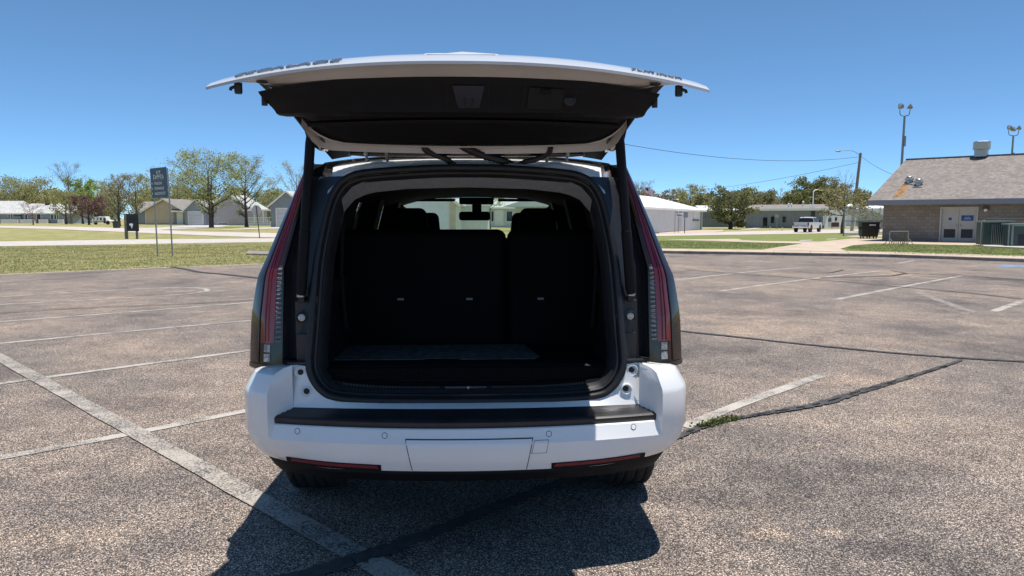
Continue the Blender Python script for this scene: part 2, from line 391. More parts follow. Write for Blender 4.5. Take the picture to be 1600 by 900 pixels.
# ground sheets that follow the terrain
def sheet(name, near, far, m, dz=0.012, n=24):
    g = MB(); rows = []
    def along(pts, t):
        L = [0]
        for a, b in zip(pts, pts[1:]): L.append(L[-1] + (b - a).length)
        t *= L[-1]
        for i in range(len(pts) - 1):
            if t <= L[i + 1] or i == len(pts) - 2:
                return pts[i].lerp(pts[i + 1], (t - L[i]) / max(1e-6, L[i + 1] - L[i]))
    for i in range(n + 1):
        a, b = along(near, i / n), along(far, i / n)
        rows.append([(p.x, p.y, Z(p.x, p.y) + dz) for p in (a.lerp(b, k / 3) for k in range(4))])
    g.grid(rows); return struct(g.build(name, m, fix=False))
sheet('path', [at(-300, 392), at(0, 385), at(240, 381), at(430, 378), at(520, 376)], [at(-300, 383), at(0, 377.5), at(240, 374), at(430, 372.6), at(520, 371.5)], M['conc'])
sheet('road', [at(-220, 353), at(0, 356), at(120, 360), at(240, 365), at(340, 369), at(440, 372), at(620, 377)], [at(-220, 351), at(0, 353), at(110, 354.5), at(190, 356.5), at(280, 361.5), at(440, 365), at(620, 368)], M['conc_road'], 0.025)
sheet('driveway', [at(190, 357.6), at(235, 360), at(330, 357), at(362, 352.5)], [at(195, 356), at(235, 356.5), at(300, 352), at(330, 351.5)], M['conc'], 0.03, 10)
sheet('driveway', [at(345, 360), at(440, 357.5), at(470, 357)], [at(345, 359.4), at(430, 355), at(470, 354.6)], M['conc'], 0.03, 10)
RZ = 0.12
def slab(name, pxs, m, z0, z1, parent=None):
    g = MB(); g.prism([at(x, y, z1) for x, y in pxs], z0, z1); return g.build(name, m, parent)
# raised lawn on the right, behind the kerb
lawn = [(1000, 389), (1150, 391), (1390, 395), (1600, 401.5), (1900, 412), (1900, 372), (1600, 366), (1330, 364.5), (1180, 367), (1020, 369.5), (960, 371)]
struct(slab('lawn', lawn, M['grass2'], -0.05, RZ))
sheet('road', [at(940, 371, 0), at(1030, 369.3, 0), at(1150, 367.2, 0), at(1320, 364.3, 0), at(1700, 359.5, 0)], [at(940, 366, 0), at(1030, 366, 0), at(1150, 362, 0), at(1320, 358.5, 0), at(1700, 352.5, 0)], M['conc_road'], 0.025)
sheet('driveway', [at(1030, 366, 0), at(1110, 363.4, 0), at(1130, 362, 0)], [at(1030, 362, 0), at(1100, 359.6, 0), at(1130, 359.4, 0)], M['conc_tan'], 0.03, 8)
sheet('path', [at(1150, 361, 0), at(1175, 359, 0), at(1200, 355, 0)], [at(1160, 358.6, 0), at(1172, 357.2, 0), at(1190, 354.6, 0)], M['conc'], 0.03, 4)
# kerb and the sidewalk along it, slab by slab
def outer(p, q, d):                            # offset of a kerb segment away from the lot
    v = (q - p).normalized(); return Vector((-v.y, v.x, 0)) * d
side = thing('sidewalk', 'tan sidewalk', 'x'); del side['label'], side['category']; struct(side)
kerb = thing('kerb', 'kerb', 'x'); del kerb['label'], kerb['category']; struct(kerb)
KL = [K[0]]
for a, b in zip(K, K[1:]):
    m = max(1, int((b - a).length / 1.5))
    KL += [a.lerp(b, (i + 1) / m) for i in range(m)]
KL = [p for p in KL if p.x < 30]
def off(i, d):
    a, b = KL[max(i - 1, 0)], KL[min(i + 1, len(KL) - 1)]; return KL[i] + outer(a, b, d)
for i in range(len(KL) - 1):
    q = [off(i, 0), off(i + 1, 0), off(i + 1, 0.16), off(i, 0.16)]
    gp = (KL[i + 1] - KL[i]).normalized() * 0.006
    g = MB(); g.prism([q[0] + gp, q[1] - gp, q[2] - gp, q[3] + gp], -0.02, RZ + 0.012); g.build('kerb_stone', M['kerb'], kerb, bevel=0.02)
    w = 2.4
    q = [off(i, 0.162), off(i + 1, 0.162), off(i + 1, w), off(i, w)]
    g = MB(); g.prism([q[0] + gp, q[1] - gp, q[2] - gp, q[3] + gp], -0.02, RZ + 0.014 + rng.uniform(-0.003, 0.003)); g.build('slab', M['conc_tan'], side, bevel=0.008, seg=1)
def walk(name, pxs, m=M['conc_tan'], dz=0.02): return struct(slab(name, pxs, m, RZ - 0.03, RZ + dz))
walk('path', [(1190, 390), (1236, 383), (1262, 379.2), (1290, 376.6), (1330, 372.8), (1400, 370.8), (1400, 380.2), (1366, 380.4), (1332, 383.2), (1313, 388.5), (1325, 393.4), (1250, 392)], dz=0.022)
walk('path', [(1035, 374.2), (1110, 376.2), (1180, 378.6), (1255, 380.4), (1285, 377.5), (1200, 376.6), (1160, 375.2), (1153, 373), (1120, 373.5)], dz=0.018)
walk('path', [(1330, 370), (1400, 369.2), (1400, 366.6), (1318, 368.6)], dz=0.016)
walk('path', [(1380, 380.3), (1540, 383.8), (1700, 389), (1700, 384), (1540, 379), (1380, 375.5)], dz=0.026)
for pts in ([(1250, 376.2), (1270, 375.6), (1268, 374.6), (1248, 375.2)], [(1292, 374.2), (1310, 373.4), (1306, 372.8), (1290, 373.4)]):
    walk('utility_cover', pts, M['conc'], 0.03)
# concrete slab and ramp piece lying in the grass on the left
o = slab('drain_slab', [(384, 396), (420, 397), (424, 392.8), (388, 391.4)], M['kerb'], -0.02, 0.06); tag(o, 'low pale concrete slab in the grass left of the white vehicle', 'slab')

# ------------------------------------------------------------------ the white SUV
T = NT('white_car_paint'); n = T.noise(1400, 2, 0.5)
T.link(T.ramp(n, [(0.3, (0.82, 0.81, 0.79)), (0.7, (0.87, 0.86, 0.84))]), T.b.inputs['Base Color'])
dn = T.noise(2.5, 8, 0.7); T.link(T.mix(T.ramp(dn, [(0.5, (0, 0, 0)), (0.8, (0.2, 0.2, 0.2))]), T.b.inputs['Base Color'].links[0].from_socket, (0.62, 0.59, 0.54, 1)), T.b.inputs['Base Color'])
T.set(Roughness=0.32); T.b.inputs['Coat Weight'].default_value = 0.8; T.b.inputs['Coat Roughness'].default_value = 0.03
sm = T.noise(5, 5, 0.6); T.link(T.ramp(sm, [(0.35, (0.02,) * 3), (0.75, (0.09,) * 3)]), T.b.inputs['Coat Roughness'])
M['paint'] = T.m
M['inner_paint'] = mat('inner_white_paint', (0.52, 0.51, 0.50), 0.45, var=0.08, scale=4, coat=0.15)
M['black_plastic'] = mat('black_textured_plastic', (0.0055, 0.006, 0.0085), 0.6, var=0.25, scale=30, bump=0.15, bscale=500, bd=0.001, spec=0.2)
M['pad'] = mat('step_pad_plastic', (0.022, 0.022, 0.024), 0.42, var=0.3, scale=12, bump=0.2, bscale=300, bd=0.001)
M['gloss_black'] = mat('gloss_black', (0.008, 0.008, 0.010), 0.12, var=0.2, coat=0.6)
M['jamb'] = mat('satin_black_jamb', (0.020, 0.021, 0.024), 0.38, var=0.25, scale=10)
M['rubber'] = mat('rubber_seal', (0.012, 0.012, 0.014), 0.5, var=0.3, scale=30)
M['tyre'] = mat('tyre_rubber', (0.020, 0.019, 0.019), 0.8, var=0.3, scale=20, bump=0.3, bscale=200, bd=0.002)
M['alloy'] = mat('alloy_rim', (0.5, 0.5, 0.52), 0.25, metal=1.0)
M['chrome'] = mat('chrome', (0.62, 0.63, 0.66), 0.10, metal=1.0, var=0.05)
M['dark_chrome'] = mat('dark_chrome', (0.34, 0.34, 0.36), 0.25, metal=0.8, var=0.05)
M['steel'] = mat('dull_steel', (0.42, 0.41, 0.40), 0.4, metal=0.8, var=0.2, scale=20)
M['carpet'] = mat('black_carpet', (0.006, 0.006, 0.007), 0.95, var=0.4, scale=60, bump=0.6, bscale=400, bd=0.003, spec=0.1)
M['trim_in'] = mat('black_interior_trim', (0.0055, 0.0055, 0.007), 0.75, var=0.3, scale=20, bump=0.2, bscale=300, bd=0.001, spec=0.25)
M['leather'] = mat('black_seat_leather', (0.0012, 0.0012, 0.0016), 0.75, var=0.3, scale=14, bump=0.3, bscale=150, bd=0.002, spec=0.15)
M['liner'] = mat('grey_headliner', (0.20, 0.20, 0.205), 0.95, var=0.1, scale=40, spec=0.1)
M['liner_dark'] = mat('dark_headliner', (0.03, 0.03, 0.032), 0.95, var=0.1, scale=40, spec=0.1)
M['mat_grey'] = mat('cargo_mat', (0.10, 0.105, 0.10), 0.9, var=0.4, scale=25, bump=0.5, bscale=200, bd=0.002, spec=0.1)
M['red_lens'] = mat('red_lamp_lens', (0.15, 0.007, 0.012), 0.12, var=0.3, scale=5, coat=0.6, spec=0.4)
M['red_lens2'] = mat('dark_red_lamp_lens', (0.06, 0.005, 0.02), 0.12, var=0.3, scale=5, coat=0.6, spec=0.4)
M['red_dull'] = mat('red_reflector', (0.16, 0.004, 0.014), 0.4, var=0.2, scale=30)
M['smoke'] = mat('smoked_lamp_lens', (0.024, 0.014, 0.011), 0.09, var=0.5, scale=3, coat=0.3, spec=0.4)
T = NT('clear_ribbed_lens'); w = T.new('ShaderNodeTexWave'); w.bands_direction = 'Z'; w.inputs['Scale'].default_value = 14; w.inputs['Distortion'].default_value = 0.6
T.link(T.coord(), w.inputs['Vector']); T.link(T.ramp(w.outputs['Fac'], [(0.25, (0.06, 0.06, 0.064)), (0.6, (0.18, 0.18, 0.185)), (1, (0.30, 0.30, 0.31))]), T.b.inputs['Base Color'])
T.set(Roughness=0.15); T.bump(w.outputs['Fac'], 0.6, 0.004); M['led'] = T.m
M['led_rib'] = mat('clear_lamp_rib', (0.16, 0.16, 0.165), 0.2, var=0.4, scale=60)
M['reflector'] = mat('clear_reflector', (0.28, 0.28, 0.28), 0.15, var=0.6, scale=60, bump=0.5, bscale=120, bd=0.003)
M['tag_grey'] = mat('grey_tag', (0.22, 0.22, 0.25), 0.7)
M['logo_blue'] = mat('blue_tinted_plastic', (0.010, 0.014, 0.03), 0.25)
def glassmat(name, tr, gloss=0.85):
    T = NT(name); t = T.new('ShaderNodeBsdfTransparent'); t.inputs[0].default_value = tuple(tr) + (1,)
    gl = T.new('ShaderNodeBsdfGlossy'); gl.inputs['Roughness'].default_value = 0.02; gl.inputs[0].default_value = (1, 1, 1, 1)
    lw = T.new('ShaderNodeLayerWeight'); lw.inputs[0].default_value = 0.5; p5 = T.math('POWER', lw.outputs['Facing'], 5.0)
    fr = T.math('MULTIPLY_ADD', p5, gloss); T.n[-1].inputs[2].default_value = 0.05
    # faint dirt breaks up the reflection
    nz = T.noise(3, 4); T.link(T.ramp(nz, [(0.3, (0.01,) * 3), (0.7, (0.04,) * 3)]), gl.inputs['Roughness'])
    mx = T.new('ShaderNodeMixShader'); T.link(fr, mx.inputs[0]); T.link(t.outputs[0], mx.inputs[1]); T.link(gl.outputs[0], mx.inputs[2])
    T.link(mx.outputs[0], T.out.inputs[0]); return T.m
M['privacy'] = glassmat('privacy_glass', (0.006, 0.007, 0.007), 0.03); M['windscreen'] = glassmat('windscreen_glass', (0.80, 0.93, 0.87), 0.3)
M['shade_band'] = glassmat('windscreen_shade_band', (0.06, 0.14, 0.20), 0.3); M['side_glass'] = glassmat('front_side_glass', (0.16, 0.19, 0.18), 0.1)

CAR = thing('suv', 'white full-size SUV with its tailgate raised, parked on the asphalt lot', 'suv', (-0.2, 3.17, LZ), R(2.0))
def part(g, name, m, parent=None, **k): return g.build(name, m, parent or CAR, **k)
def both(fn):
    for s in (-1, 1): fn(s)

# --- opening outline
half = [(0, .748), (.40, .752), (.60, .768), (.67, .80), (.715, .86), (.731, .93), (.724, 1.05), (.715, 1.2), (.702, 1.40), (.676, 1.56), (.648, 1.68), (.606, 1.755), (.545, 1.795), (.45, 1.814), (.2, 1.832)]
ring2 = half + [(0, 1.836)] + [(-x, z) for x, z in reversed(half[1:])]
def oy(z): return 0.20 + 0.20 * max(0, (z - 0.75) / 1.08) ** 1.3
ring = catmull([(x, oy(z), z) for x, z in ring2], 5, closed=True)
def scaled(rg, d, dy=0.0, cz=1.28):
    out = []
    N = len(rg)
    for i, p in enumerate(rg):
        t = (rg[(i + 1) % N] - rg[(i - 1) % N]); nx, nz = t.z, -t.x; L = math.hypot(nx, nz) or 1
        out.append(Vector((p.x + nx / L * d, p.y + dy, p.z + nz / L * d)))
    return out
g = MB(); g.tube(ring, 0.017, 8, closed=True); part(g, 'door_seal', M['rubber'], smooth=60)
g = MB(); g.tube(scaled(ring, -0.026, 0.012), 0.010, 6, closed=True); part(g, 'seal_lip', M['rubber'], smooth=60)
g = MB(); ra, rb, rc = scaled(ring, -0.016, 0.005), scaled(ring, -0.045, 0.03), scaled(ring, -0.058, 0.14); g.grid([ra, rb, rc], closed=True)
part(g, 'opening_liner', M['jamb'], smooth=60)

# --- rear body frame around the opening (outer ring follows tail lamps, sill and roof end)
def lo(z):  # inner edge of the tail lamp, half width and depth
    return interp(z, [(.72, .865), (.905, .866), (1.36, .855), (1.48, .828), (1.69, .782), (1.81, .748), (1.9, .72)]), interp(z, [(.72, .16), (.9, .30), (1.36, .33), (1.81, .46), (1.9, .5)])
def sill_y(x): return 0.135 + 0.055 * (x / .8) ** 2
def frame(s):
    ri = [p for p in ring if p.x * s > 0.02]
    # white lower corner and jamb
    g = MB(); rows = []
    side_pts = [p for p in ri if 0.755 < p.z < 0.915 and abs(p.x) > 0.55]; side_pts.sort(key=lambda p: p.z)
    for p in side_pts:
        t = (p.z - 0.755) / 0.16; e = Vector((s * lerp(.80, .815, t), lerp(.19, .235, t), lerp(.735, .925, t)))
        rows.append([p, p.lerp(e, .5) + Vector((0, -.004, 0)), e])
    g.grid(rows)
    part(g, 'jamb_corner', M['paint'], smooth=50)
    for px_, pz_, r_ in ((s * .772, .885, .028), (s * .742, .80, .026)):     # the two cup-shaped holes
        yy = .205 + (pz_ - .8) * .25
        g = MB(); g.lathe([(r_, 0.0), (r_, -.012), (r_ * .86, -.014), (r_ * .6, -.006), (0.001, -.005)], (px_, yy, pz_), 20, 'Y'); c = part(g, 'jamb_hole', M['paint'], smooth=50)
        g = MB(); g.lathe([(.0135, .004), (.0135, -.0125), (.010, -.0135), (.001, -.0105)], (px_ + s * -.004, yy, pz_ + .002), 14, 'Y'); part(g, 'hole_plug', M['rubber'], c)
    # black jamb panel beside the lamp
    g = MB(); rows = []
    sp = [p for p in ri if p.z > 0.90 and p.z < 1.80]; sp.sort(key=lambda p: p.z)
    for p in sp:
        x, y = lo(p.z); e = Vector((s * (x + .03), y + .03, p.z)); a = p + Vector((0, .004, 0))
        m1 = a.lerp(e, .35) + Vector((0, .018, 0)); m2 = a.lerp(e, .72) + Vector((0, .024, 0)); m3 = a.lerp(e, .80) + Vector((0, -.004, 0))
        rows.append([a, m1, m2, m3, e])
    g.grid(rows); part(g, 'jamb_trim', M['jamb'], smooth=30)
    # inner jamb cover ending above the white corner
    g = MB(); g.box((s * .765, .262, .985), (.062, .012, .15)); g.box((s * .772, .30, 1.10), (.07, .012, .22)); part(g, 'jamb_cover', M['jamb'], bevel=.008)
    g = MB(); g.lathe([(.027, 0), (.027, -.008), (.022, -.010), (.018, -.002), (.010, -.004), (.001, -.004)], (s * .768, .262, 1.135), 20, 'Y'); part(g, 'striker_socket', M['rubber'], smooth=50)
    g = MB(); g.lathe([(.017, 0), (.017, -.006), (.006, -.010), (.001, -.010)], (s * .768, .262, 1.135), 16, 'Y'); part(g, 'striker_disc', M['steel'], smooth=50)
both(frame)
# sill strip below the seal
g = MB(); rows = []
for i in range(25):
    x = lerp(-.80, .80, i / 24); zi = interp(abs(x), [(0, .748), (.4, .752), (.6, .768), (.67, .80), (.72, .84), (.8, .74)]); zi = zi if abs(x) < .69 else .76
    yi = .20 if abs(x) < .66 else .196
    rows.append([(x, yi, zi - .004), (x, lerp(yi, sill_y(x), .35), lerp(zi, .737, .55)), (x, sill_y(x), .729)])
g.grid(rows); part(g, 'rear_sill', M['paint'], smooth=50)
# roof end (header) above the seal with raised hinge pockets
g = MB(); rows = []
for i in range(49):
    x = lerp(-.66, .66, i / 48); zi = interp(abs(x), [(0, 1.836), (.2, 1.832), (.45, 1.814), (.545, 1.795), (.606, 1.755), (.66, 1.70)]); yi = oy(zi)
    hb = .022 * max(0, 1 - abs(abs(x) - .435) / .075) ** .5 if abs(abs(x) - .435) < .075 else 0
    zt = 1.905 - .05 * (abs(x) / .7) ** 3
    rows.append([(x, yi + .002, zi + .008), (x, yi + .022, zi + .026 + hb * .6), (x, yi + .06, zi + .034 + hb), (x, .485, lerp(zi, zt, .55) + hb * .3), (x, .52, zt - .02), (x, .60, zt)])
g.grid(rows); part(g, 'roof_header', M['paint'], smooth=35)

# --- bumper
def plan(x): return .11 * (x / .85) ** 2
def plan_path():
    P = []
    for i in range(19): x = lerp(0, .85, i / 18); P.append((x, plan(x)))
    P += [(.90, .130), (.942, .156), (.974, .190), (.995, .232), (1.006, .285), (1.011, .36), (1.014, .50), (1.014, .68), (1.012, .80)]
    return P
PP = plan_path(); FULL = [(-x, y) for x, y in reversed(PP[1:])] + PP
def pnorm(path, i):
    a, b = Vector(path[max(i - 1, 0)]), Vector(path[min(i + 1, len(path) - 1)]); d = (b - a).normalized(); return Vector((d.y, -d.x))
def bumper_rows(path, prof):
    rows = []
    for i, (x, y) in enumerate(path):
        nn = pnorm(path, i); k = sstep((abs(x) - .55) / .45)
        rows.append([(x + nn.x * (o - k * tk), y + nn.y * (o - k * tk), z + k * dz) for o, z, tk, dz in prof])
    return rows
g = MB(); g.grid(bumper_rows(FULL, [(-.06, .672, 0, 0), (.004, .676, 0, 0), (.010, .672, 0, 0), (.030, .620, .004, .0), (.034, .612, .006, 0), (.031, .56, .018, .003), (.016, .505, .045, .006), (.008, .486, .058, .012), (-.03, .482, .065, .012)]))
part(g, 'bumper', M['paint'], smooth=25)
g = MB(); g.grid(bumper_rows(FULL, [(-.02, .494, .05, .01), (-.002, .482, .056, .012), (-.002, .470, .062, .008), (-.016, .452, .07, -.008), (-.03, .428, .085, -.014), (-.14, .42, .10, -.014)]))
part(g, 'lower_valance', M['black_plastic'], smooth=25)
def wing(s):
    path = [(s * x, y) for x, y in PP if x >= .85]; path = [(s * .87, plan(.87) )] + path[1:]
    g = MB(); rows = []
    for i, (x, y) in enumerate(path):
        nn = pnorm(path, i) * (1 if s > 0 else -1)
        e = sstep(i / 3.0)
        rows.append([(x + nn.x * o, y + nn.y * o, z) for o, z in ((.026, .612), (.036, .632), (.036, .80), (.032, .822), (-.012, .892), (-.04, .905))])
    g.grid(rows)
    # inboard return wall down to the step pad
    a = [Vector(p) for p in rows[0]]
    b = [Vector((s * .80, .19, z)) for z in (.68, .70, .80, .825, .905, .925)]
    g.grid([a, [p.lerp(q, .5) + Vector((s * .006, 0, 0)) for p, q in zip(a, b)], b])
    # ledge under the lamp
    top = [Vector(r[-1]) for r in rows]; g.grid([top, [Vector((s * .80, .30, .915)) if i < 3 else Vector((p.x * .9, p.y + .04, .915)) for i, p in enumerate(top)]])
    part(g, 'bumper_wing', M['paint'], smooth=28)
both(wing)
# step pad: ribbed top and rear lip
g = MB(); rows = []
for i in range(41):
    x = lerp(-.865, .865, i / 40); y0 = plan(x); k = abs(x) / .865; yf = lerp(sill_y(x) + .002, sill_y(x), k)
    xs_ = x * (1 if k < .9 else 1)
    def xe(t): return x * lerp(1.0, .925, t)
    pr = [(0.004, .674, 0), (.0, .679, 0), (-.002, .700, 0), (.006, .7065, .05)]
    r0 = [(xe(t), y0 + o, z) for o, z, t in pr]
    for j in range(1, 8):
        t = j / 8; r0.append((xe(t), lerp(y0 + .006, yf, t), lerp(.7065, .7275, t) + (.0022 if j % 2 else -.0012)))
    r0.append((xe(1), yf, .728))
    rows.append(r0)
g.grid(rows); part(g, 'step_pad', M['pad'], smooth=35)
# tow-hitch cover, its seam, plate of the small cover, sensors, reflectors
def bsurf(x, z, extra=0.0):
    k = sstep((abs(x) - .55) / .45)
    o = interp(z, [(.486, .008 - k * .058), (.505, .016 - k * .045), (.56, .031 - k * .018), (.612, .034 - k * .006), (.62, .030), (.672, .010)])
    return plan(x) - o - extra
def patch(poly, extra, n=14):
    """a patch on the bumper skin from an (x, z) quad given as left/right edges by z"""
    rows = []
    zs = [lerp(poly[0][1], poly[1][1], j / 5) for j in range(6)]
    for j, z in enumerate(zs):
        t = j / 5; x0 = lerp(poly[0][0], poly[1][0], t); x1 = lerp(poly[2][0], poly[3][0], t)
        rows.append([(lerp(x0, x1, i / n), bsurf(lerp(x0, x1, i / n), z, extra), z) for i in range(n + 1)])
    return rows
HC = [(-.262, .632), (-.236, .490), (.288, .632), (.262, .490)]
g = MB(); g.grid(patch([(-.267, .6365), (-.240, .4885), (.293, .6365), (.266, .4885)], .0015)); part(g, 'cover_seam', M['rubber'])
g = MB(); rr = patch(HC, .005)
rr.insert(0, [(p[0], p[1] + .004, p[2]) for p in rr[0]])
rr[1] = [(p[0], p[1] - .004, p[2] - .012) for p in rr[1]]
g.grid(rr); part(g, 'hitch_cover', M['paint'], smooth=30)
g = MB(); g.grid(patch([(.299, .625), (.284, .566), (.362, .625), (.352, .566)], .0012, 3)); pc = part(g, 'plug_cover_seam', M['rubber'])
g = MB(); g.grid(patch([(.2995, .623), (.287, .568), (.360, .623), (.350, .568)], .0022, 3)); part(g, 'plug_cover', M['paint'])
def disc(name, x, z, r0, r1, ex, m, parent=None):
    g = MB(); ring_ = [[(x + r * math.cos(k * math.pi / 10), bsurf(x + r * math.cos(k * math.pi / 10), z + r * math.sin(k * math.pi / 10), ex), z + r * math.sin(k * math.pi / 10)) for k in range(20)] for r in (r0, r1)]
    g.grid(ring_, closed=True); return part(g, name, m, parent, fix=False)
for x, z in ((-.752, .652), (-.357, .648), (.363, .648), (.752, .656)):
    q = disc('sensor_ring', x, z, .0128, .0105, .0012, M['rubber']); disc('sensor', x, z, .0104, .0002, .0016, M['paint'], q)
def refl(s):
    def rp(x, z, ex): return (s * x, bsurf(x, z, ex), z)
    zt = lambda f: lerp(.512, .522, f)
    g = MB(); g.grid([[rp(lerp(.375, .815, i / 14), zt(i / 14) + .004, .002) for i in range(15)], [rp(lerp(.375, .815, i / 14), zt(i / 14) - .028, .004) for i in range(15)]]); bz = part(g, 'reflector_bezel', M['black_plastic'])
    g = MB(); g.grid([[rp(lerp(.395, .79, i / 14), zt(i / 14), .0045) for i in range(15)], [rp(lerp(.385, .79, i / 14), zt(i / 14) - .015, .0065) for i in range(15)]]); part(g, 'rear_reflector', M['red_dull'], bz)
both(refl)

# --- tail lamps
def tl_o(z): return interp(z, [(.89, 1.040), (1.13, 1.030), (1.315, .998), (1.40, .963), (1.58, .893), (1.72, .838), (1.86, .780)]), interp(z, [(.89, .345), (1.3, .37), (1.86, .505)])
def tl_i(z): return interp(z, [(.89, .866), (1.36, .857), (1.48, .830), (1.69, .784), (1.86, .735)]), interp(z, [(.89, .265), (1.36, .31), (1.86, .46)])
def tl_pt(s, z, f, out=0.0):
    xo, yo = tl_o(z); xi, yi = tl_i(z); x = lerp(xo, xi, f); y = lerp(yo, yi, 1 - (1 - f) ** 2.2)
    return Vector((s * (x + out * .5), y - .018 * math.sin(math.pi * min(1, f)) * (xo - xi) / .2 - out, z))
ZS = [.89, .895, .92, .96, 1.0, 1.05, 1.1, 1.16, 1.22, 1.28, 1.32, 1.36, 1.40, 1.44, 1.48, 1.53, 1.58, 1.64, 1.70, 1.76, 1.82, 1.86]
def lamp(s):
    g = MB(); g.grid([[tl_pt(s, z, f / 14, 0 if z > .894 else -.006) for f in range(15)] for z in ZS])
    a = [tl_pt(s, .89, f / 14, -.006) for f in range(15)]; g.grid([a, [Vector((p.x * .93, p.y + .10, .90)) for p in a]])
    TL = part(g, 'tail_lamp', M['smoke'], smooth=40)
    def strip(name, z0, z1, f0, f1, m, out, n=20, f0t=None, f1t=None):
        g = MB(); zs = [lerp(z0, z1, i / n) for i in range(n + 1)]
        g.grid([[tl_pt(s, z, lerp(lerp(f0, f0t or f0, i / n), lerp(f1, f1t or f1, i / n), k / 4), out + .0035 * math.sin(math.pi * k / 4)) for k in range(5)] for i, z in enumerate(zs)])
        return part(g, name, m, TL, smooth=50)
    strip('brake_light_strip', 1.015, 1.36, .40, .80, M['red_lens'], .003)
    strip('upper_light_strip', 1.36, 1.80, .40, .80, M['red_lens2'], .003, 24, .42, .72)
    for ff in (.56, .66): strip('light_pipe', 1.02, 1.80, ff, ff + .02, M['red_lens'], .0085, 24, ff - .06, ff - .03)
    strip('led_column', 1.02, 1.375, .83, .96, M['led'], .003)
    for i in range(18):
        z = 1.025 + i * .0195; g = MB(); a, b = tl_pt(s, z, .835, .007), tl_pt(s, z, .955, .007)
        g.tube([a, b], .003, 5); part(g, 'led_rib', M['led_rib'], TL)
    for z in (.928, .972):
        g = MB(); g.grid([[tl_pt(s, z + dz, f, .004) for f in (.52, .61, .70)] for dz in (0, .018, .036)]); part(g, 'reversing_reflector', M['reflector'], TL)
    strip('lamp_base', .892, .915, .0, 1.0, M['gloss_black'], .004, 3)
    g = MB(); g.tube([tl_pt(s, z, .34, .003) for z in ZS[2:]], .0035, 5); part(g, 'lens_ridge', M['chrome'] if False else M['smoke'], TL, smooth=60)
both(lamp)
def filler(s):  # added boxes and plates that stop sunlight leaking through gaps in the body
    g = MB(); g.box((s * .88, .62, .78), (.22, .44, .34)); part(g, 'quarter_light_block', M['trim_in'])
    g = MB(); g.box((s * .78, .345, .77), (.165, .17, .33)); part(g, 'corner_light_block', M['trim_in'])
    g = MB(); g.box((s * .775, .255, .928), (.105, .085, .014)); part(g, 'jamb_light_lid', M['jamb'], bevel=.003)  # added lid closing the jamb gap against sunlight
    g = MB(); g.grid([[Vector((s * (lo(z)[0] - .03), tl_o(z)[1] + .05, z)), Vector((s * (tl_o(z)[0] - .012), tl_o(z)[1] + .03, z)), Vector((s * (tl_o(z)[0] - .012), tl_o(z)[1] + .14, z))] for z in ZS]); part(g, 'lamp_light_block', M['trim_in'])
both(filler)

# --- body shell: sides with wheel arches, pillars, roof, bonnet, glass
AX_R, AX_F = 1.20, 4.50
def bx_(y, z):
    x = 1.03 if z < 1.16 else 1.03 - (z - 1.16) * .38
    if z < .62: x -= (.62 - z) * .22
    x -= .05 * sstep((.85 - y) / .5) * (1 if z > 1.1 else .3)
    x -= .18 * sstep((y - 4.7) / .8)
    return x
def low(y):
    z = .40
    for a in (AX_R, AX_F):
        if abs(y - a) < .47: z = max(z, math.sqrt(.47 ** 2 - (y - a) ** 2) + .42)
    return z
yy = [.80 + i * (5.40 - .80) / 110 for i in range(111)]
def bside(s):
    g = MB(); rows = []
    for y in [.42, .5, .6, .7] + yy:
        z0 = max(low(y), .905) if y < .8 else low(y)
        zt = 1.20 - .12 * sstep((y - 4.4) / 1.0)
        rows.append([(s * bx_(y, lerp(z0, zt, j / 8)), y, lerp(z0, zt, j / 8)) for j in range(9)])
    g.grid(rows); part(g, 'body_side', M['paint'], smooth=35)
    g = MB()
    def pil(y0, y1, y0t, y1t, z0=1.19, z1=1.80):
        g.grid([[(s * (bx_(lerp(y0, y0t, t), lerp(z0, z1, t)) - .002), lerp(y0, y0t, t), lerp(z0, z1, t)), (s * (bx_(lerp(y1, y1t, t), lerp(z0, z1, t)) - .002), lerp(y1, y1t, t), lerp(z0, z1, t))] for t in (0, .25, .5, .75, 1)])
    pil(.44, .95, .54, .88); pil(4.52, 4.66, 3.86, 3.98)
    g.grid([[(s * (bx_(y, z)), y, z) for z in (1.745, 1.80, 1.84)] for y in [.54 + i * .34 for i in range(11)]])
    part(g, 'roof_pillar', M['paint'], smooth=35)
    g = MB()
    for y in (2.05, 3.15): pil(y, y + .14, y - .02, y + .12, 1.19, 1.76)
    part(g, 'door_pillar', M['gloss_black'])
    def pane(name, y0, y1, y0t, y1t, m):
        g = MB(); g.grid([[(s * (bx_(lerp(y0, y0t, t), lerp(1.19, 1.75, t)) - .012), lerp(lerp(y0, y0t, t), lerp(y1, y1t, t), k / 3), lerp(1.19, 1.75, t)) for k in range(4)] for t in (0, .5, 1)]); part(g, name, m)
    pane('quarter_window', .95, 2.06, .88, 2.04, M['privacy']); pane('rear_door_window', 2.18, 3.16, 2.16, 3.14, M['privacy']); pane('front_door_window', 3.28, 4.53, 3.26, 3.88, M['side_glass'])
    for y in (1.05, 2.10, 3.20):
        g = MB(); g.extrude([(s * .80, y, 1.15), (s * .93, y, 1.15), (s * .76, y, 1.78), (s * .64, y, 1.78)], (0, .20, 0)); part(g, 'pillar_cover', M['trim_in'])
    g = MB(); g.box((s * 1.14, 4.15, 1.24), (.20, .10, .17)); part(g, 'door_mirror', M['paint'], bevel=.03)
both(bside)
g = MB(); rows = []
for y in [.52, .58, .8, 1.5, 2.5, 3.4, 3.9]:
    zt = 1.905 - .02 * sstep((y - 2.5) / 1.4)
    rows.append([(x, y, zt - .05 * abs(x / .76) ** 3 - (.03 if abs(x) > .75 else 0)) for x in [lerp(-.775, .775, i / 20) for i in range(21)]])
g.grid(rows); part(g, 'roof', M['paint'], smooth=50)
g = MB(); rows = []
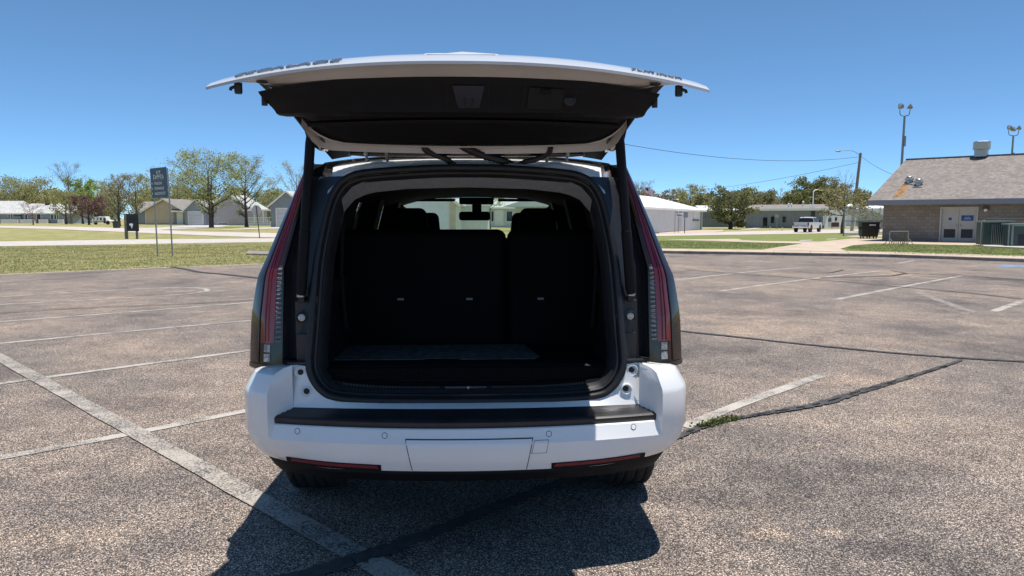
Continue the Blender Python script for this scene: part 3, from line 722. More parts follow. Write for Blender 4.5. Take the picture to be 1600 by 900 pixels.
for t in (0, .3, .6, 1): rows.append([(lerp(-.72, .72, i / 10) * lerp(1, 1.18, t), lerp(3.86, 4.66, t) + .10 * (1 - (2 * i / 10 - 1) ** 2) * t, lerp(1.845, 1.20, t)) for i in range(11)])
g.grid(rows); part(g, 'windscreen', M['windscreen'])
band = [[(p[0] * .97, p[1] + .004, p[2] + .006) for p in [tuple(lerp(a[k], b[k], t) for k in range(3)) for a, b in zip(rows[0], rows[1])]] for t in (0, .35)]
g = MB(); g.grid(band); part(g, 'shade_band', M['shade_band'])
g = MB(); rows = []
for y, z in ((4.66, 1.20), (4.9, 1.20), (5.2, 1.16), (5.38, 1.10), (5.45, 1.02), (5.48, .7), (5.46, .42)):
    rows.append([(x * (.86 if y > 5.3 else 1), y + .08 * (1 - x * x), z + .03 * (1 - x * x)) for x in [lerp(-.97, .97, i / 12) for i in range(13)]])
g.grid(rows); part(g, 'bonnet', M['paint'], smooth=50)
g = MB(); g.box((0, 5.47, .78), (1.2, .14, .42)); part(g, 'front_grille', M['gloss_black'], bevel=.03)
g = MB(); g.box((0, 2.9, .40), (1.60, 4.6, .10)); g.box((0, .70, .52), (1.5, .7, .1)); part(g, 'underbody', M['trim_in'])
g = MB(); g.tube([(-.80, AX_R, .40), (.80, AX_R, .40)], .06, 10); part(g, 'rear_axle', M['trim_in'])
g = MB(); g.tube([(.55, .35, .40), (.52, 1.0, .42), (.4, 2.0, .42)], .035, 10); part(g, 'exhaust_pipe', M['steel'], smooth=60)

def wheel(s, ay):
    rows = []; TR = .408; NS = 120; prof = []
    # across the tread from the inner to the outer sidewall: (offset, radius, kind)
    for u in range(33):
        t = u / 32; w = lerp(-.135, .135, t); sh = max(0, (abs(w) - .105) / .03); r = TR - .022 * sh ** 2
        groove = any(abs(abs(w) - gq) < .006 for gq in (.028, .080)); rib = abs(w) > .09 or .04 < abs(w) < .072
        prof.append((w, r, groove, rib))
    cx = s * .905; cz = TR
    for k in range(NS):
        a = 2 * math.pi * k / NS; row = []
        row.append((s * -.12 + cx, .30))
        for w, r, gr, rib in prof:
            d = .009 if gr else (.007 if (rib and (k + int(w * 60)) % 4 == 0) else 0); row.append((cx + w, r - d))
        row.append((cx + s * .12, .30)) if s > 0 else row.append((cx - .12 * s, .30))
        row = [(x, ay + r * math.sin(a), cz - r * math.cos(a)) for x, r in ([(cx - .125, .29)] + row[1:-1] + [(cx + .125, .29)])]
        rows.append(row)
    rows.append(rows[0]); g = MB(); g.grid(rows); W = part(g, 'wheel', M['tyre'], smooth=30)
    g = MB(); g.lathe([(.29, -.10), (.285, .10), (.25, .09), (.24, .05), (.06, .07), (.05, .09), (.001, .09)] if s > 0 else [(.29, .10), (.285, -.10), (.25, -.09), (.24, -.05), (.06, -.07), (.05, -.09), (.001, -.09)], (cx, ay, cz), 32, 'X'); part(g, 'rim', M['alloy'], W, smooth=40)
    for k in range(6):
        a = k * math.pi / 3; g = MB(); g.tube([(cx + s * .085, ay + .06 * math.sin(a), cz + .06 * math.cos(a)), (cx + s * .095, ay + .27 * math.sin(a), cz + .27 * math.cos(a))], .03, 6); part(g, 'spoke', M['chrome'], W, smooth=60)
for ay in (AX_R, AX_F): both(lambda s: wheel(s, ay))

# --- interior
g = MB(); rows = []
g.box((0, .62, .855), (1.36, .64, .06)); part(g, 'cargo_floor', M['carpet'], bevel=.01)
g = MB(); g.prism([(-.66, .92), (-.70, .50), (-.24, .50), (-.20, .53), (-.07, .53), (-.04, .50), (.33, .50), (.36, .56), (.30, .92)], .886, .8905); part(g, 'cargo_mat', M['mat_grey'])
g = MB(); rows = []                                # sill cover: rounded ledge at the opening
for i in range(29):
    x = lerp(-.665, .665, i / 28); c = .035 * (x / .66) ** 4
    rows.append([(x, .262 + c * .2, .785 + c), (x, .268 + c * .2, .805 + c), (x, .30, .812 + c), (x, .315, .82 + c * .6), (x, .325, .878), (x, .345, .893), (x, .45, .890)])
g.grid(rows); part(g, 'sill_cover', M['black_plastic'], smooth=50)
for x0, x1 in ((-.58, -.14), (.12, .56)):         # ribbed scuff strips
    for i in range(30):
        x = lerp(x0, x1, i / 29); g = MB() if i == 0 else g; g.box((x, .262 + .006 * (x / .66) ** 2, .797 + .035 * (x / .66) ** 4), (.009, .006, .014))
    part(g, 'scuff_strip', M['pad'])
g = MB(); g.box((-.01, .258, .795), (.20, .012, .026)); L_ = part(g, 'latch_housing', M['gloss_black'], bevel=.006)
g = MB(); g.box((.003, .249, .798), (.006, .008, .014)); g.box((.003, .247, .804), (.012, .006, .005)); part(g, 'latch_hook', M['steel'], L_)
def cside(s):
    g = MB(); rows = []
    for y in (.34, .45, .60, .95, 1.2, 2.2, 3.2):
        rows.append([(s * x, y, z) for x, z in ((.665, .86), (.69, .95), (.70, 1.16), (.675, 1.28), (.72, 1.30))])
    g.grid(rows); part(g, 'cargo_side_trim', M['trim_in'], smooth=40)
    # grey upper pillar trim
    g = MB(); rows = []
    for t in (0, .25, .5, .75, 1):
        z = lerp(1.28, 1.76, t); rows.append([(s * (interp(z, [(1.28, .685), (1.5, .665), (1.68, .61), (1.76, .55)])), oy(z) + .05, z), (s * (interp(z, [(1.28, .70), (1.76, .62)])), oy(z) + .20, z), (s * (interp(z, [(1.28, .76), (1.76, .66)])), oy(z) + .46, z), (s * (interp(z, [(1.28, .86), (1.76, .70)])), oy(z) + 1.25, z)])
    g.grid(rows); part(g, 'pillar_trim', M['liner_dark'], smooth=40)
    g = MB(); g.tube([(s * .66, .75, 1.72), (s * .685, .78, 1.30), (s * .67, .80, 1.0)], .016, 5); part(g, 'seat_belt', M['trim_in'])
both(cside)
g = MB(); rows = []                                # headliner, its grey leading edge
for i in range(25):
    x = lerp(-.60, .60, i / 24); z = interp(abs(x), [(0, 1.80), (.3, 1.792), (.48, 1.772), (.56, 1.735), (.60, 1.68)])
    rows.append([(x, oy(z) + .035, z + .004), (x, oy(z) + .075, z - .035), (x, oy(z) + .10, z - .055)])
g.grid(rows); part(g, 'liner_edge', M['liner'], smooth=50)
g = MB(); g.grid([[(x, y, 1.795 - .09 * abs(x / .72) ** 3) for x in [lerp(-.74, .74, i / 16) for i in range(17)]] for y in (.50, .62, .9, 2, 3, 3.9)]); part(g, 'headliner', M['liner_dark'], smooth=50)
def seat(name, x, y, w, zt, lean, hr=True, base=True, hw=.26, nm='headrest'):
    g = MB(); g.box((x, y, (zt + .85) / 2), (w, .16, zt - .85), rx=lean)
    S = part(g, name, M['leather'], bevel=.05, seg=4)
    if base:
        g = MB(); g.box((x, y + .34, .86), (w, .52, .18)); part(g, 'seat_cushion', M['leather'], S, bevel=.05, seg=3)
    if hr:
        g = MB(); g.box((x, y + .03, zt + .115), (hw, .12, .19), taper=.86); part(g, nm, M['leather'], S, bevel=.045, seg=4)
        g = MB(); g.tube([(x - .06, y + .02, zt - .05), (x - .06, y + .02, zt + .06)], .007, 6); g.tube([(x + .06, y + .02, zt - .05), (x + .06, y + .02, zt + .06)], .007, 6); part(g, 'headrest_post', M['steel'], S)
    return S
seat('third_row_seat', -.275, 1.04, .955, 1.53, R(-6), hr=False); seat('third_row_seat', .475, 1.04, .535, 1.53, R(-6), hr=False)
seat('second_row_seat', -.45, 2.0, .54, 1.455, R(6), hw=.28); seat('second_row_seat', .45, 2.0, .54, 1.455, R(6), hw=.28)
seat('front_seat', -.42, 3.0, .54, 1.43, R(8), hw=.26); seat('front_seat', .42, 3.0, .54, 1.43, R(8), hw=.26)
for x in (-.39, -.005, .395):
    g = MB(); g.box((x, .957, 1.135), (.036, .006, .028)); part(g, 'seat_tag', M['tag_grey'])
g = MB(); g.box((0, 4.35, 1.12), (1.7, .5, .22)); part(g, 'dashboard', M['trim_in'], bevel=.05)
g = MB(); g.box((-.02, 3.95, 1.615), (.30, .05, .085)); MR = part(g, 'rear_view_mirror', M['trim_in'], bevel=.025, seg=3)
g = MB(); g.box((-.0, 4.0, 1.69), (.09, .06, .12)); g.box((0, 3.86, 1.755), (.32, .26, .06)); part(g, 'mirror_mount', M['trim_in'], MR, bevel=.01)
for x in (-.42, .42):
    g = MB(); g.box((x, 3.86, 1.765), (.44, .14, .022), rx=R(4)); part(g, 'sun_visor', M['liner_dark'], bevel=.012)
    g = MB(); g.tube([(x * 1.62, 3.6, 1.70), (x * 1.56, 3.9, 1.66)], .018, 6); part(g, 'grab_handle', M['trim_in'])
g = MB(); g.tube([(-.45 + .19 * math.cos(a), 3.98 + .06 * math.sin(a), 1.20 + .18 * math.sin(a)) for a in [i * math.pi / 10 for i in range(20)]], .016, 6, closed=True); part(g, 'steering_wheel', M['trim_in'], smooth=60)

# --- raised tailgate
def tg_w(v): return interp(v, [(0, .900), (.06, .905), (.14, .885), (.25, .85), (.4, .82), (.55, .785), (.7, .745), (.85, .705), (1, .66)])
def tg_skin(u, v):
    a = abs(u); ye = -.62 + .15 * a ** 2.5
    y = lerp(ye, .50, v); z = interp(v, [(0, 2.122), (.06, 2.145), (.14, 2.175), (.25, 2.205), (.36, 2.222), (.48, 2.21), (.62, 2.15), (.8, 2.055), (1, 1.955)])
    return Vector((u * tg_w(v), y, z - .066 * a ** 2.2))
US = [lerp(-1, 1, i / 36) for i in range(37)]; VS = [0, .006, .03, .06, .1, .14, .2, .25, .3, .36, .42, .48, .55, .62, .7, .8, .9, 1]
g = MB(); g.grid([[tg_skin(u, v) for u in US] for v in VS])
TG = part(g, 'tailgate', M['paint'], smooth=40)
def tg_under(u, v):
    p = tg_skin(u, v); a = abs(u)
    th = interp(v, [(0, .010), (.03, .022), (.08, .050), (.12, .085), (.2, .09), (.35, .10), (.6, .09), (.8, .06), (.92, .04), (1, .02)])
    edge = sstep((1 - a) / .36); th = .010 + (th - .010) * edge
    # the shut-face widens to a band along the lower edge
    return Vector((p.x * (1 - .0 * v), p.y, p.z - th))
g = MB(); g.grid([[tg_under(u, v) for u in US] for v in VS if v <= .14])
sk0 = [tg_skin(u, 0) for u in US]; un0 = [tg_under(u, 0) for u in US]; g.grid([sk0, un0])
for e in (0, -1): g.grid([[tg_skin(US[e], v) for v in VS], [tg_under(US[e], v) for v in VS]])
g2 = MB(); g2.grid([[tg_under(u, v) for u in US] for v in VS if v >= .14]); part(g2, 'tailgate_shell', M['black_plastic'], TG, smooth=40)
part(g, 'tailgate_inner', M['inner_paint'], TG, smooth=40)
# black lower trim pad that hangs below the shut-face
def pad_pt(u, k):
    x = u * .722; c = u * u
    y = interp(k, [(0, -.505), (.12, -.500), (.8, -.40), (.92, -.385), (1, -.36)]) + .05 * abs(u) ** 3; z = interp(k, [(0, 2.100), (.12, 2.088), (.8, 2.000), (.92, 1.984), (1, 1.980)])
    z -= .056 * abs(u) ** 2.2 * (1 - sstep(k)); x *= lerp(1.0, .955, k)
    return Vector((x, y, z))
g = MB(); ks = [0, .06, .12, .3, .5, .7, .8, .88, .92, 1]
rows = [[pad_pt(u, k) for u in US] for k in ks]
bk = [Vector((p.x, -.20, 1.990)) for p in rows[-1]]; up = [Vector((p.x, -.16, 2.06)) for p in rows[-1]]
g.grid(rows + [bk, up])
for e in (0, -1):
    col = [r[e] for r in rows + [bk]]; g.grid([col, [Vector((p.x * .985, max(p.y, -.30) + .06, 2.06)) for p in col]])
TP = part(g, 'tailgate_trim', M['black_plastic'], TG, smooth=30)
# dark inner panel / glass between pad and hinges, with a pale painted frame round it
def ipan(u, t, grow=0.0, dz=0.0):
    w = interp(t, [(0, .80), (.25, .785), (.5, .745), (.75, .685), (.9, .625), (1, .56)]) + grow
    y = lerp(-.22, .30, t) + grow * .9 * sstep((t - .6) / .4) - .03 * abs(u) ** 6 * t
    z = interp(t, [(0, 2.062), (.3, 2.03), (.6, 1.985), (.85, 1.945), (1, 1.932)]) + .012 * abs(u) ** 2 - dz + .05 * sstep((abs(u) - .86) / .14) * sstep((1 - t) / .5)
    return Vector((u * w, y, z))
ts = [i / 12 for i in range(13)]
g = MB(); g.grid([[ipan(u, t) for u in US] for t in ts]); part(g, 'tailgate_panel', M['trim_in'], TG, smooth=50)
g = MB(); rows = []
for gr, dz in ((.0, .006), (.012, .012), (.035, .0), (.06, -.015), (.075, .035)):
    o = [ipan(-1, t, gr * lerp(.05, 1, sstep((t - .68) / .32)), dz) for t in ts[8:]] + [ipan(u, 1, gr, dz) for u in US[1:-1]] + [ipan(1, t, gr * lerp(.05, 1, sstep((t - .68) / .32)), dz) for t in reversed(ts[8:])]
    rows.append(o)
g.grid(rows); part(g, 'tailgate_frame', M['inner_paint'], TG, smooth=40)
# dark crease line across the panel, cargo-light slot, pull cup, close button, latch
g = MB(); g.tube([(lerp(-.62, .62, i / 20), -.155, 1.985 - .018 * abs(2 * i / 20 - 1) ** 2) for i in range(21)], .012, 6); part(g, 'panel_ridge', M['black_plastic'], TG, smooth=60)
def on_pad(x, k, out=.003):
    p = pad_pt(x / .71, k); return p + Vector((0, -out * .7, -out * .7))
def pad_patch(name, x0, x1, k0, k1, m, out, ins=0, parent=None, n=6):
    g = MB(); g.grid([[on_pad(lerp(x0 + (ins * (k - k0) / (k1 - k0)), x1 - (ins * (k - k0) / (k1 - k0)), i / n), k, out) for i in range(n + 1)] for k in [lerp(k0, k1, j / 4) for j in range(5)]])
    return part(g, name, m, parent or TP)
for x in (-.050, .100, .228, .418): pad_patch('trim_seam', x - .002, x + .002, .02, .97, M['crack'], .002, 0, None, 1)
lb = pad_patch('latch_bezel', -.03, .085, .28, .80, M['logo_blue'], .004, .018)
g = MB(); c = on_pad(.028, .62, .012); g.tube([c + Vector((-.013, 0, -.022)), c + Vector((-.013, 0, .014)), c + Vector((-.007, 0, .022)), c + Vector((.007, 0, .022)), c + Vector((.013, 0, .014)), c + Vector((.013, 0, -.022))], .004, 6); part(g, 'latch', M['rubber'], TP, smooth=60)
pad_patch('pull_cup', .245, .375, .28, .80, M['crack'], .004); g = MB(); c = on_pad(.305, .33, .010); g.box(c, (.034, .012, .016)); part(g, 'cup_screw_cap', M['black_plastic'], TP, bevel=.004)
g = MB(); c = on_pad(.400, .55, .004); g.lathe([(.021, 0), (.021, -.006), (.015, -.008), (.014, -.004), (.001, -.004)], c, 20, 'Y'); part(g, 'close_button', M['rubber'], TP, smooth=50)
def tgside(s):
    # rubber bump stops, plug and fin at the side of the spoiler
    g = MB(); g.lathe([(.014, .03), (.014, -.002), (.012, -.008), (.001, -.008)], (s * .792, -.452, 2.044), 16, 'Z'); part(g, 'bump_stop', M['rubber'], TG, smooth=50)
    g = MB(); g.tube([(s * .804, -.455, 2.06), (s * .817, -.455, 2.055), (s * .819, -.455, 2.047)], .006, 6); part(g, 'stop_clip', M['rubber'], TG)
    g = MB(); g.lathe([(.011, .02), (.011, -.012), (.001, -.012)], (s * .716, -.40, 2.015), 12, 'Z'); part(g, 'small_bump_stop', M['rubber'], TG)
    u = s * .77; p = tg_under(u, .055); q = tg_under(u, .075)
    g = MB(); g.add([p + Vector((math.cos(a) * .021, math.sin(a) * .016 - .006, -.006 + math.sin(a) * -.004)) for a in [k * math.pi / 8 for k in range(16)]], [tuple(range(16))]); part(g, 'drain_plug', M['rubber'], TG)
    g = MB(); a = [(s * .735, .22, 2.04), (s * .700, .16, 2.02), (s * .655, .26, 1.94), (s * .64, .36, 1.92), (s * .66, .46, 1.905), (s * .715, .46, 1.915), (s * .748, .38, 1.94), (s * .750, .28, 2.03)]
    g.add(a, [tuple(range(8))]); g.extrude(a, (0, .01, .055)); part(g, 'spoiler_fin', M['gloss_black'], TG, bevel=.012)
    g = MB(); g.tube([tg_under(s * 1.0, v) for v in (.5, .55, .62, .7, .8)], .010, 6); part(g, 'side_weatherstrip', M['rubber'], TG, smooth=60)
    # gas strut: thick lower tube, thinner upper tube, ball socket
    A = Vector((s * .772, .275, 1.235)); B = Vector((s * .700, .245, 1.985)); Cc = A.lerp(B, .40)
    g = MB(); g.tube([A, A.lerp(B, .04), Cc, Cc + (B - A) * .002], [.019, .025, .025, .022], 16); g.tube([Cc, A.lerp(B, .93), B], [.0225, .0225, .018], 16); ST = part(g, 'lift_strut', M['black_plastic'], smooth=50)
    g = MB(); g.tube([A + Vector((0, 0, -.005)), A + Vector((0, 0, .018))], .020, 14); part(g, 'strut_collar', M['steel'], ST, smooth=50)
    g = MB(); g.box(A + Vector((0, .03, -.02)), (.03, .05, .03)); part(g, 'strut_foot', M['rubber'], ST, bevel=.006); g = MB(); g.box(B + Vector((-s * .02, .0, .01)), (.05, .04, .04)); part(g, 'strut_bracket', M['rubber'], ST, bevel=.006)
    # hinge: U-shaped steel bracket
    hx = s * .432; g = MB()
    for o in (-.048, .048):
        g.tube([(hx + o, .44, 1.868), (hx + o, .405, 1.905), (hx + o * .96, .375, 1.945), (hx + o * .86, .36, 1.955)], .0075, 6)
    g.tube([(hx - .042, .36, 1.955), (hx + .042, .36, 1.955)], .0075, 6); g.box((hx - s * -.05, .40, 1.898), (.014, .02, .014)); part(g, 'hinge', M['steel'], smooth=50)
both(tgside)
g = MB(); g.box((0, .46, 1.915), (1.14, .07, .045)); part(g, 'spoiler_underside', M['gloss_black'], TG, bevel=.01)
def hose(name, pts, r):
    P_ = catmull([Vector(p) for p in pts], 8); g = MB(); g.tube(P_, [r * (1.12 if i % 2 else .94) for i in range(len(P_))], 10); part(g, name, M['rubber'], smooth=60)
hose('cable_conduit', [(-.20, .345, 1.945), (-.195, .36, 1.915), (-.15, .38, 1.893), (-.10, .40, 1.875), (-.075, .44, 1.855)], .014)
hose('cable_conduit', [(-.03, .335, 1.938), (.01, .35, 1.915), (.08, .38, 1.89), (.16, .41, 1.872), (.215, .46, 1.852)], .018)
hose('cable_conduit', [(.395, .345, 1.930), (.385, .37, 1.90), (.33, .40, 1.875), (.28, .42, 1.865), (.25, .45, 1.852)], .012)
for x, y, z, w in ((-.20, .343, 1.948, .07), (-.02, .333, 1.945, .16), (-.075, .43, 1.853, .05), (.20, .44, 1.852, .15), (-.505, .345, 1.952, .09)):
    g = MB(); g.box((x, y, z), (w, .03, .018)); part(g, 'conduit_grommet', M['rubber'], bevel=.006)
# number-plate recess garnish seen along the top of the raised door, small lamp
g = MB(); g.extrude([(-.17, -.40, 2.182), (.17, -.40, 2.182), (.13, -.34, 2.206), (.05, -.30, 2.216), (.0, -.29, 2.224), (-.05, -.30, 2.216), (-.13, -.34, 2.206)], (0, .05, .0)); part(g, 'plate_garnish', M['paint'], TG, bevel=.006)
g = MB(); g.box((0, -.405, 2.1845), (.25, .014, .007)); part(g, 'plate_slot', M['gloss_black'], TG)
# raised lettering
def lettering(txt, x0, x1, v0, v1, m, name, bold=.0):
    cu = bpy.data.curves.new('lettering', 'FONT'); cu.body = txt; cu.size = 1.0; cu.extrude = .03; cu.offset = bold; cu.space_character = 1.12
    to = bpy.data.objects.new('lettering', cu); COL.objects.link(to); dg = bpy.context.evaluated_depsgraph_get(); dg.update()
    me = bpy.data.meshes.new_from_object(to.evaluated_get(dg)); bpy.data.objects.remove(to)
    co = np.empty(len(me.vertices) * 3, np.float32); me.vertices.foreach_get('co', co); co = co.reshape(-1, 3)
    mn, mx_ = co.min(0), co.max(0); out = []
    for x, y, z in co:
        X = lerp(x0, x1, (x - mn[0]) / (mx_[0] - mn[0])); v = lerp(v0, v1, (y - mn[1]) / (mx_[1] - mn[1]))
        u = X / tg_w(v); p = tg_skin(u, v); dz = .002 + .006 * (z - mn[2]) / (mx_[2] - mn[2]); out.append((p.x, p.y, p.z + dz))
    me.vertices.foreach_set('co', np.array(out, np.float32).ravel()); me.materials.clear(); me.materials.append(m); me.update()
    o = bpy.data.objects.new(name, me); COL.objects.link(o); o.parent = TG; return o
lettering('ESCALADE', -.80, -.415, .045, .10, M['dark_chrome'], 'raised_lettering', .02)
lettering('PLATINUM', .61, .80, .045, .08, M['dark_chrome'], 'raised_lettering')

# ------------------------------------------------------------------ trees and plants
M['bark'] = mat('grey_bark', (0.13, 0.105, 0.085), 0.95, var=0.4, scale=3, bump=0.6, bscale=12, bd=0.03)
M['bark_dark'] = mat('dark_bark', (0.07, 0.055, 0.045), 0.95, var=0.4, scale=3, bump=0.6, bscale=12, bd=0.03)
M['twig'] = mat('pale_twigs', (0.21, 0.18, 0.145), 0.95, var=0.3, scale=3)
M['lf_spring'] = leafmat('spring_leaves', [(0, (0.20, 0.25, 0.065)), (0.5, (0.37, 0.40, 0.13)), (1, (0.58, 0.56, 0.25))], 0.4)
M['lf_fresh'] = leafmat('fresh_green_leaves', [(0, (0.114, 0.190, 0.023)), (0.5, (0.247, 0.361, 0.048)), (1, (0.456, 0.532, 0.114))], 0.4)
M['lf_olive'] = leafmat('olive_buds', [(0, (0.18, 0.185, 0.07)), (0.5, (0.34, 0.335, 0.135)), (1, (0.53, 0.50, 0.24))], 0.3)
M['lf_bud'] = leafmat('pale_buds', [(0, (0.21, 0.23, 0.095)), (0.5, (0.38, 0.40, 0.17)), (1, (0.57, 0.56, 0.29))], 0.3)
M['lf_brown'] = leafmat('brown_buds', [(0, (0.18, 0.15, 0.095)), (0.5, (0.32, 0.275, 0.18)), (1, (0.46, 0.40, 0.27))], 0.3)
M['lf_purple'] = leafmat('purple_leaves', [(0, (0.10, 0.05, 0.055)), (0.5, (0.19, 0.10, 0.10)), (1, (0.32, 0.19, 0.18))], 0.3)
M['lf_pink'] = leafmat('pink_blossom', [(0, (0.240, 0.135, 0.150)), (0.5, (0.450, 0.255, 0.270)), (1, (0.630, 0.420, 0.420))], 0.3)
M['lf_ever'] = leafmat('evergreen_needles', [(0, (0.13, 0.13, 0.055)), (0.5, (0.30, 0.275, 0.12)), (1, (0.56, 0.48, 0.23))], 0.2)
M['lf_dark'] = leafmat('dark_evergreen', [(0, (0.085, 0.10, 0.042)), (0.5, (0.21, 0.22, 0.095)), (1, (0.40, 0.38, 0.18))], 0.2)
M['lf_hedge'] = leafmat('hedge_leaves', [(0, (0.036, 0.063, 0.014)), (0.5, (0.108, 0.153, 0.036)), (1, (0.270, 0.288, 0.072))], 0.3)
def leaf_mesh(name, C, size, m, parent, rs, elong=1.4):
    """one small diamond leaf clump at every point of C"""
    n = len(C); C = np.asarray(C, np.float32); s = size * rs.uniform(0.6, 1.35, n)[:, None]
    a = rs.normal(size=(n, 3)); a /= np.linalg.norm(a, axis=1)[:, None]; b = np.cross(a, rs.normal(size=(n, 3))); b /= np.linalg.norm(b, axis=1)[:, None] + 1e-9
    V = np.stack([C - a * s * elong * .5, C + b * s * .4, C + a * s * elong * .5, C - b * s * .4], 1).reshape(-1, 3)
    return quick(name, V, np.arange(4 * n).reshape(-1, 4), m, parent)
def tree(name, label, x, y, H, W, tr=.16, fork=.25, limbs=11, subs=6, twigs=5, leaves=2600, leaf=.16, lm='lf_spring', bark='bark', up=.75, seed=1, group=None, fill=.35, trunks=1, z0=None, lean=0, crown_low=.22):
    r = random.Random(seed); rs = np.random.RandomState(seed)
    t = thing(name, label, 'tree', (x, y, (Z(x, y) if z0 is None else z0) - .05), r.uniform(0, 6), group)
    g = MB(); tips = []
    cz = H * (1 + crown_low) / 2; rzv = H * (1 - crown_low) / 2
    for k in range(trunks):
        dx = (k - (trunks - 1) / 2) * W * .16
        top = H * r.uniform(.82, .92); pts = [Vector((dx * .25 + r.gauss(0, tr * .25) * (i > 0) + lean * i * .1 + dx * i / 6, r.gauss(0, tr * .25) * (i > 0), top * i / 6)) for i in range(7)]
        pts = catmull(pts, 3); n = len(pts); rad = [max(.012, tr * (1.25 if i == 0 else 1) * (1 - .93 * (i / (n - 1)) ** .75)) / (1 if trunks == 1 else 1.3) for i in range(n)]
        g.tube(pts, rad, 7)
        nl = limbs // trunks
        for i in range(nl):
            f = lerp(fork, .93, (i / max(1, nl - 1)) ** .85); idx = min(n - 1, int(f * (n - 1))); p = pts[idx]
            az = i * 2.399 + r.uniform(-.5, .5) + k
            hgt = max(0.02, 1 - ((p.z + .1 * H - cz) / rzv) ** 2) if abs(p.z + .1 * H - cz) < rzv else .05
            reach = W / 2 * math.sqrt(hgt) * r.uniform(.75, 1.08); rise = reach * lerp(.55, 1.3, f) * up * r.uniform(.7, 1.3)
            e = p + Vector((math.cos(az) * reach, math.sin(az) * reach, rise)); e.z = min(e.z, H * r.uniform(.9, 1.02))
            mid = p.lerp(e, .5) + Vector((r.gauss(0, .05) * reach, r.gauss(0, .05) * reach, -.08 * reach * r.random()))
            L = catmull([p, mid, e], 4); r0 = rad[idx] * .62; g.tube(L, [max(.008, lerp(r0, .01, j / (len(L) - 1))) for j in range(len(L))], 4, cap=False)
            tips.append(e)
            for j in range(subs):
                q = L[min(len(L) - 1, 2 + int(r.random() * (len(L) - 2)))]; sl = reach * r.uniform(.25, .5) + .12 * H * .4
                d = Vector((math.cos(az + r.uniform(-1.1, 1.1)), math.sin(az + r.uniform(-1.1, 1.1)), r.uniform(.2, 1.2) * up)).normalized() * sl
                s2 = q + d; s2.z = min(s2.z, H * 1.02); g.tube([q, q.lerp(s2, .5) + Vector((r.gauss(0, .04), r.gauss(0, .04), 0)) * sl, s2], [max(.007, r0 * .35), max(.006, r0 * .2), .005], 3, cap=False); tips.append(s2); tips.append(q.lerp(s2, .6))
                for m in range(twigs):
                    q2 = q.lerp(s2, r.uniform(.3, 1)); w2 = q2 + Vector((r.gauss(0, 1), r.gauss(0, 1), r.uniform(-.1, 1.3) * up)).normalized() * sl * r.uniform(.25, .55)
                    g.tube([q2, w2], [max(.006, r0 * .14), .004], 3, cap=False); tips.append(w2); tips.append(q2.lerp(w2, .5))
    g.build('trunk', M[bark], t, fix=False, smooth=60)
    if leaves:
        T_ = np.array([p.to_tuple() for p in tips]); C = T_[rs.randint(0, len(T_), leaves)] + rs.normal(size=(leaves, 3)) * W * .045 * np.array([1, 1, .8])
        leaf_mesh('crown', C, leaf, M[lm], t, rs)
    return t
def xz(px, py, Y):                     # world x and height over the terrain at depth Y
    p = dist(px, py, Y); return p.x, p.z - Z(p.x, Y)
def ptree(name, label, px, top, wpx, Y, **k):
    x, H = xz(px, top, Y); return tree(name, label, x, Y, H, wpx * Y / F_PX, **k)
ptree('shade_tree', 'tall leafing green tree in front of the lilac-grey sided house', 326, 240, 84, 88, tr=.30, limbs=26, subs=9, twigs=6, leaves=8500, leaf=.13, lm='lf_spring', bark='bark_dark', seed=3, trunks=2, up=.85, fork=.2, crown_low=.05)
ptree('shade_tree', 'thin tree with small leaves just left of the octagonal sign', 382, 248, 56, 96, tr=.26, limbs=20, subs=9, twigs=7, leaves=3200, leaf=.12, lm='lf_bud', bark='bark_dark', seed=5, up=1.1, fork=.22)
ptree('bare_tree', 'tall pale bare tree rising above the others behind the purple tree', 106, 258, 44, 150, tr=.30, limbs=18, subs=9, twigs=7, leaves=350, leaf=0.109, lm='lf_bud', bark='twig', seed=11, up=1.5, fork=.3)
ptree('green_tree', 'bright green tree behind the purple tree', 126, 281, 40, 152, tr=.25, limbs=14, subs=8, leaves=2940, leaf=0.234, lm='lf_fresh', seed=12, up=1.0)
ptree('olive_tree', 'broad olive tree left of the purple tree, over the long grey roof', 101, 301, 48, 142, tr=.25, limbs=14, subs=8, leaves=2660, leaf=0.203, lm='lf_olive', bark='bark', seed=13, up=.8, crown_low=.15)
ptree('plum_tree', 'dark purple-leaved plum tree beside the white camper', 137, 310, 46, 128, tr=.22, limbs=14, subs=8, leaves=3639, leaf=0.172, lm='lf_purple', bark='bark_dark', seed=14, up=.7, crown_low=.12)
ptree('redbud_tree', 'small pink-budding tree in front of the long grey house', 50, 318, 34, 128, tr=.12, limbs=12, subs=7, twigs=5, leaves=630, leaf=0.101, lm='lf_pink', bark='bark_dark', seed=15, up=.9, crown_low=.3)
ptree('pear_tree', 'brown budding upright tree behind the green bin', 183, 276, 38, 110, tr=.24, limbs=18, subs=8, twigs=6, leaves=1819, leaf=0.133, lm='lf_brown', bark='bark_dark', seed=16, up=1.4, fork=.18, crown_low=.12)
ptree('pear_tree', 'yellow-green budding tree beside the tan house', 210, 275, 44, 122, tr=.24, limbs=18, subs=8, twigs=6, leaves=2520, leaf=0.156, lm='lf_olive', bark='bark', seed=17, up=1.3, fork=.18, crown_low=.1)
ptree('budding_tree', 'hazy green tree behind the tan house, right of the blue sign', 276, 268, 60, 165, tr=.3, limbs=16, subs=8, twigs=6, leaves=2520, leaf=0.203, lm='lf_bud', bark='twig', seed=18, up=1.2)
ptree('budding_tree', 'hazy tree behind the blue sign panel', 236, 274, 34, 170, tr=.25, limbs=14, subs=7, leaves=1680, leaf=0.195, lm='lf_bud', bark='twig', seed=19, up=1.2)
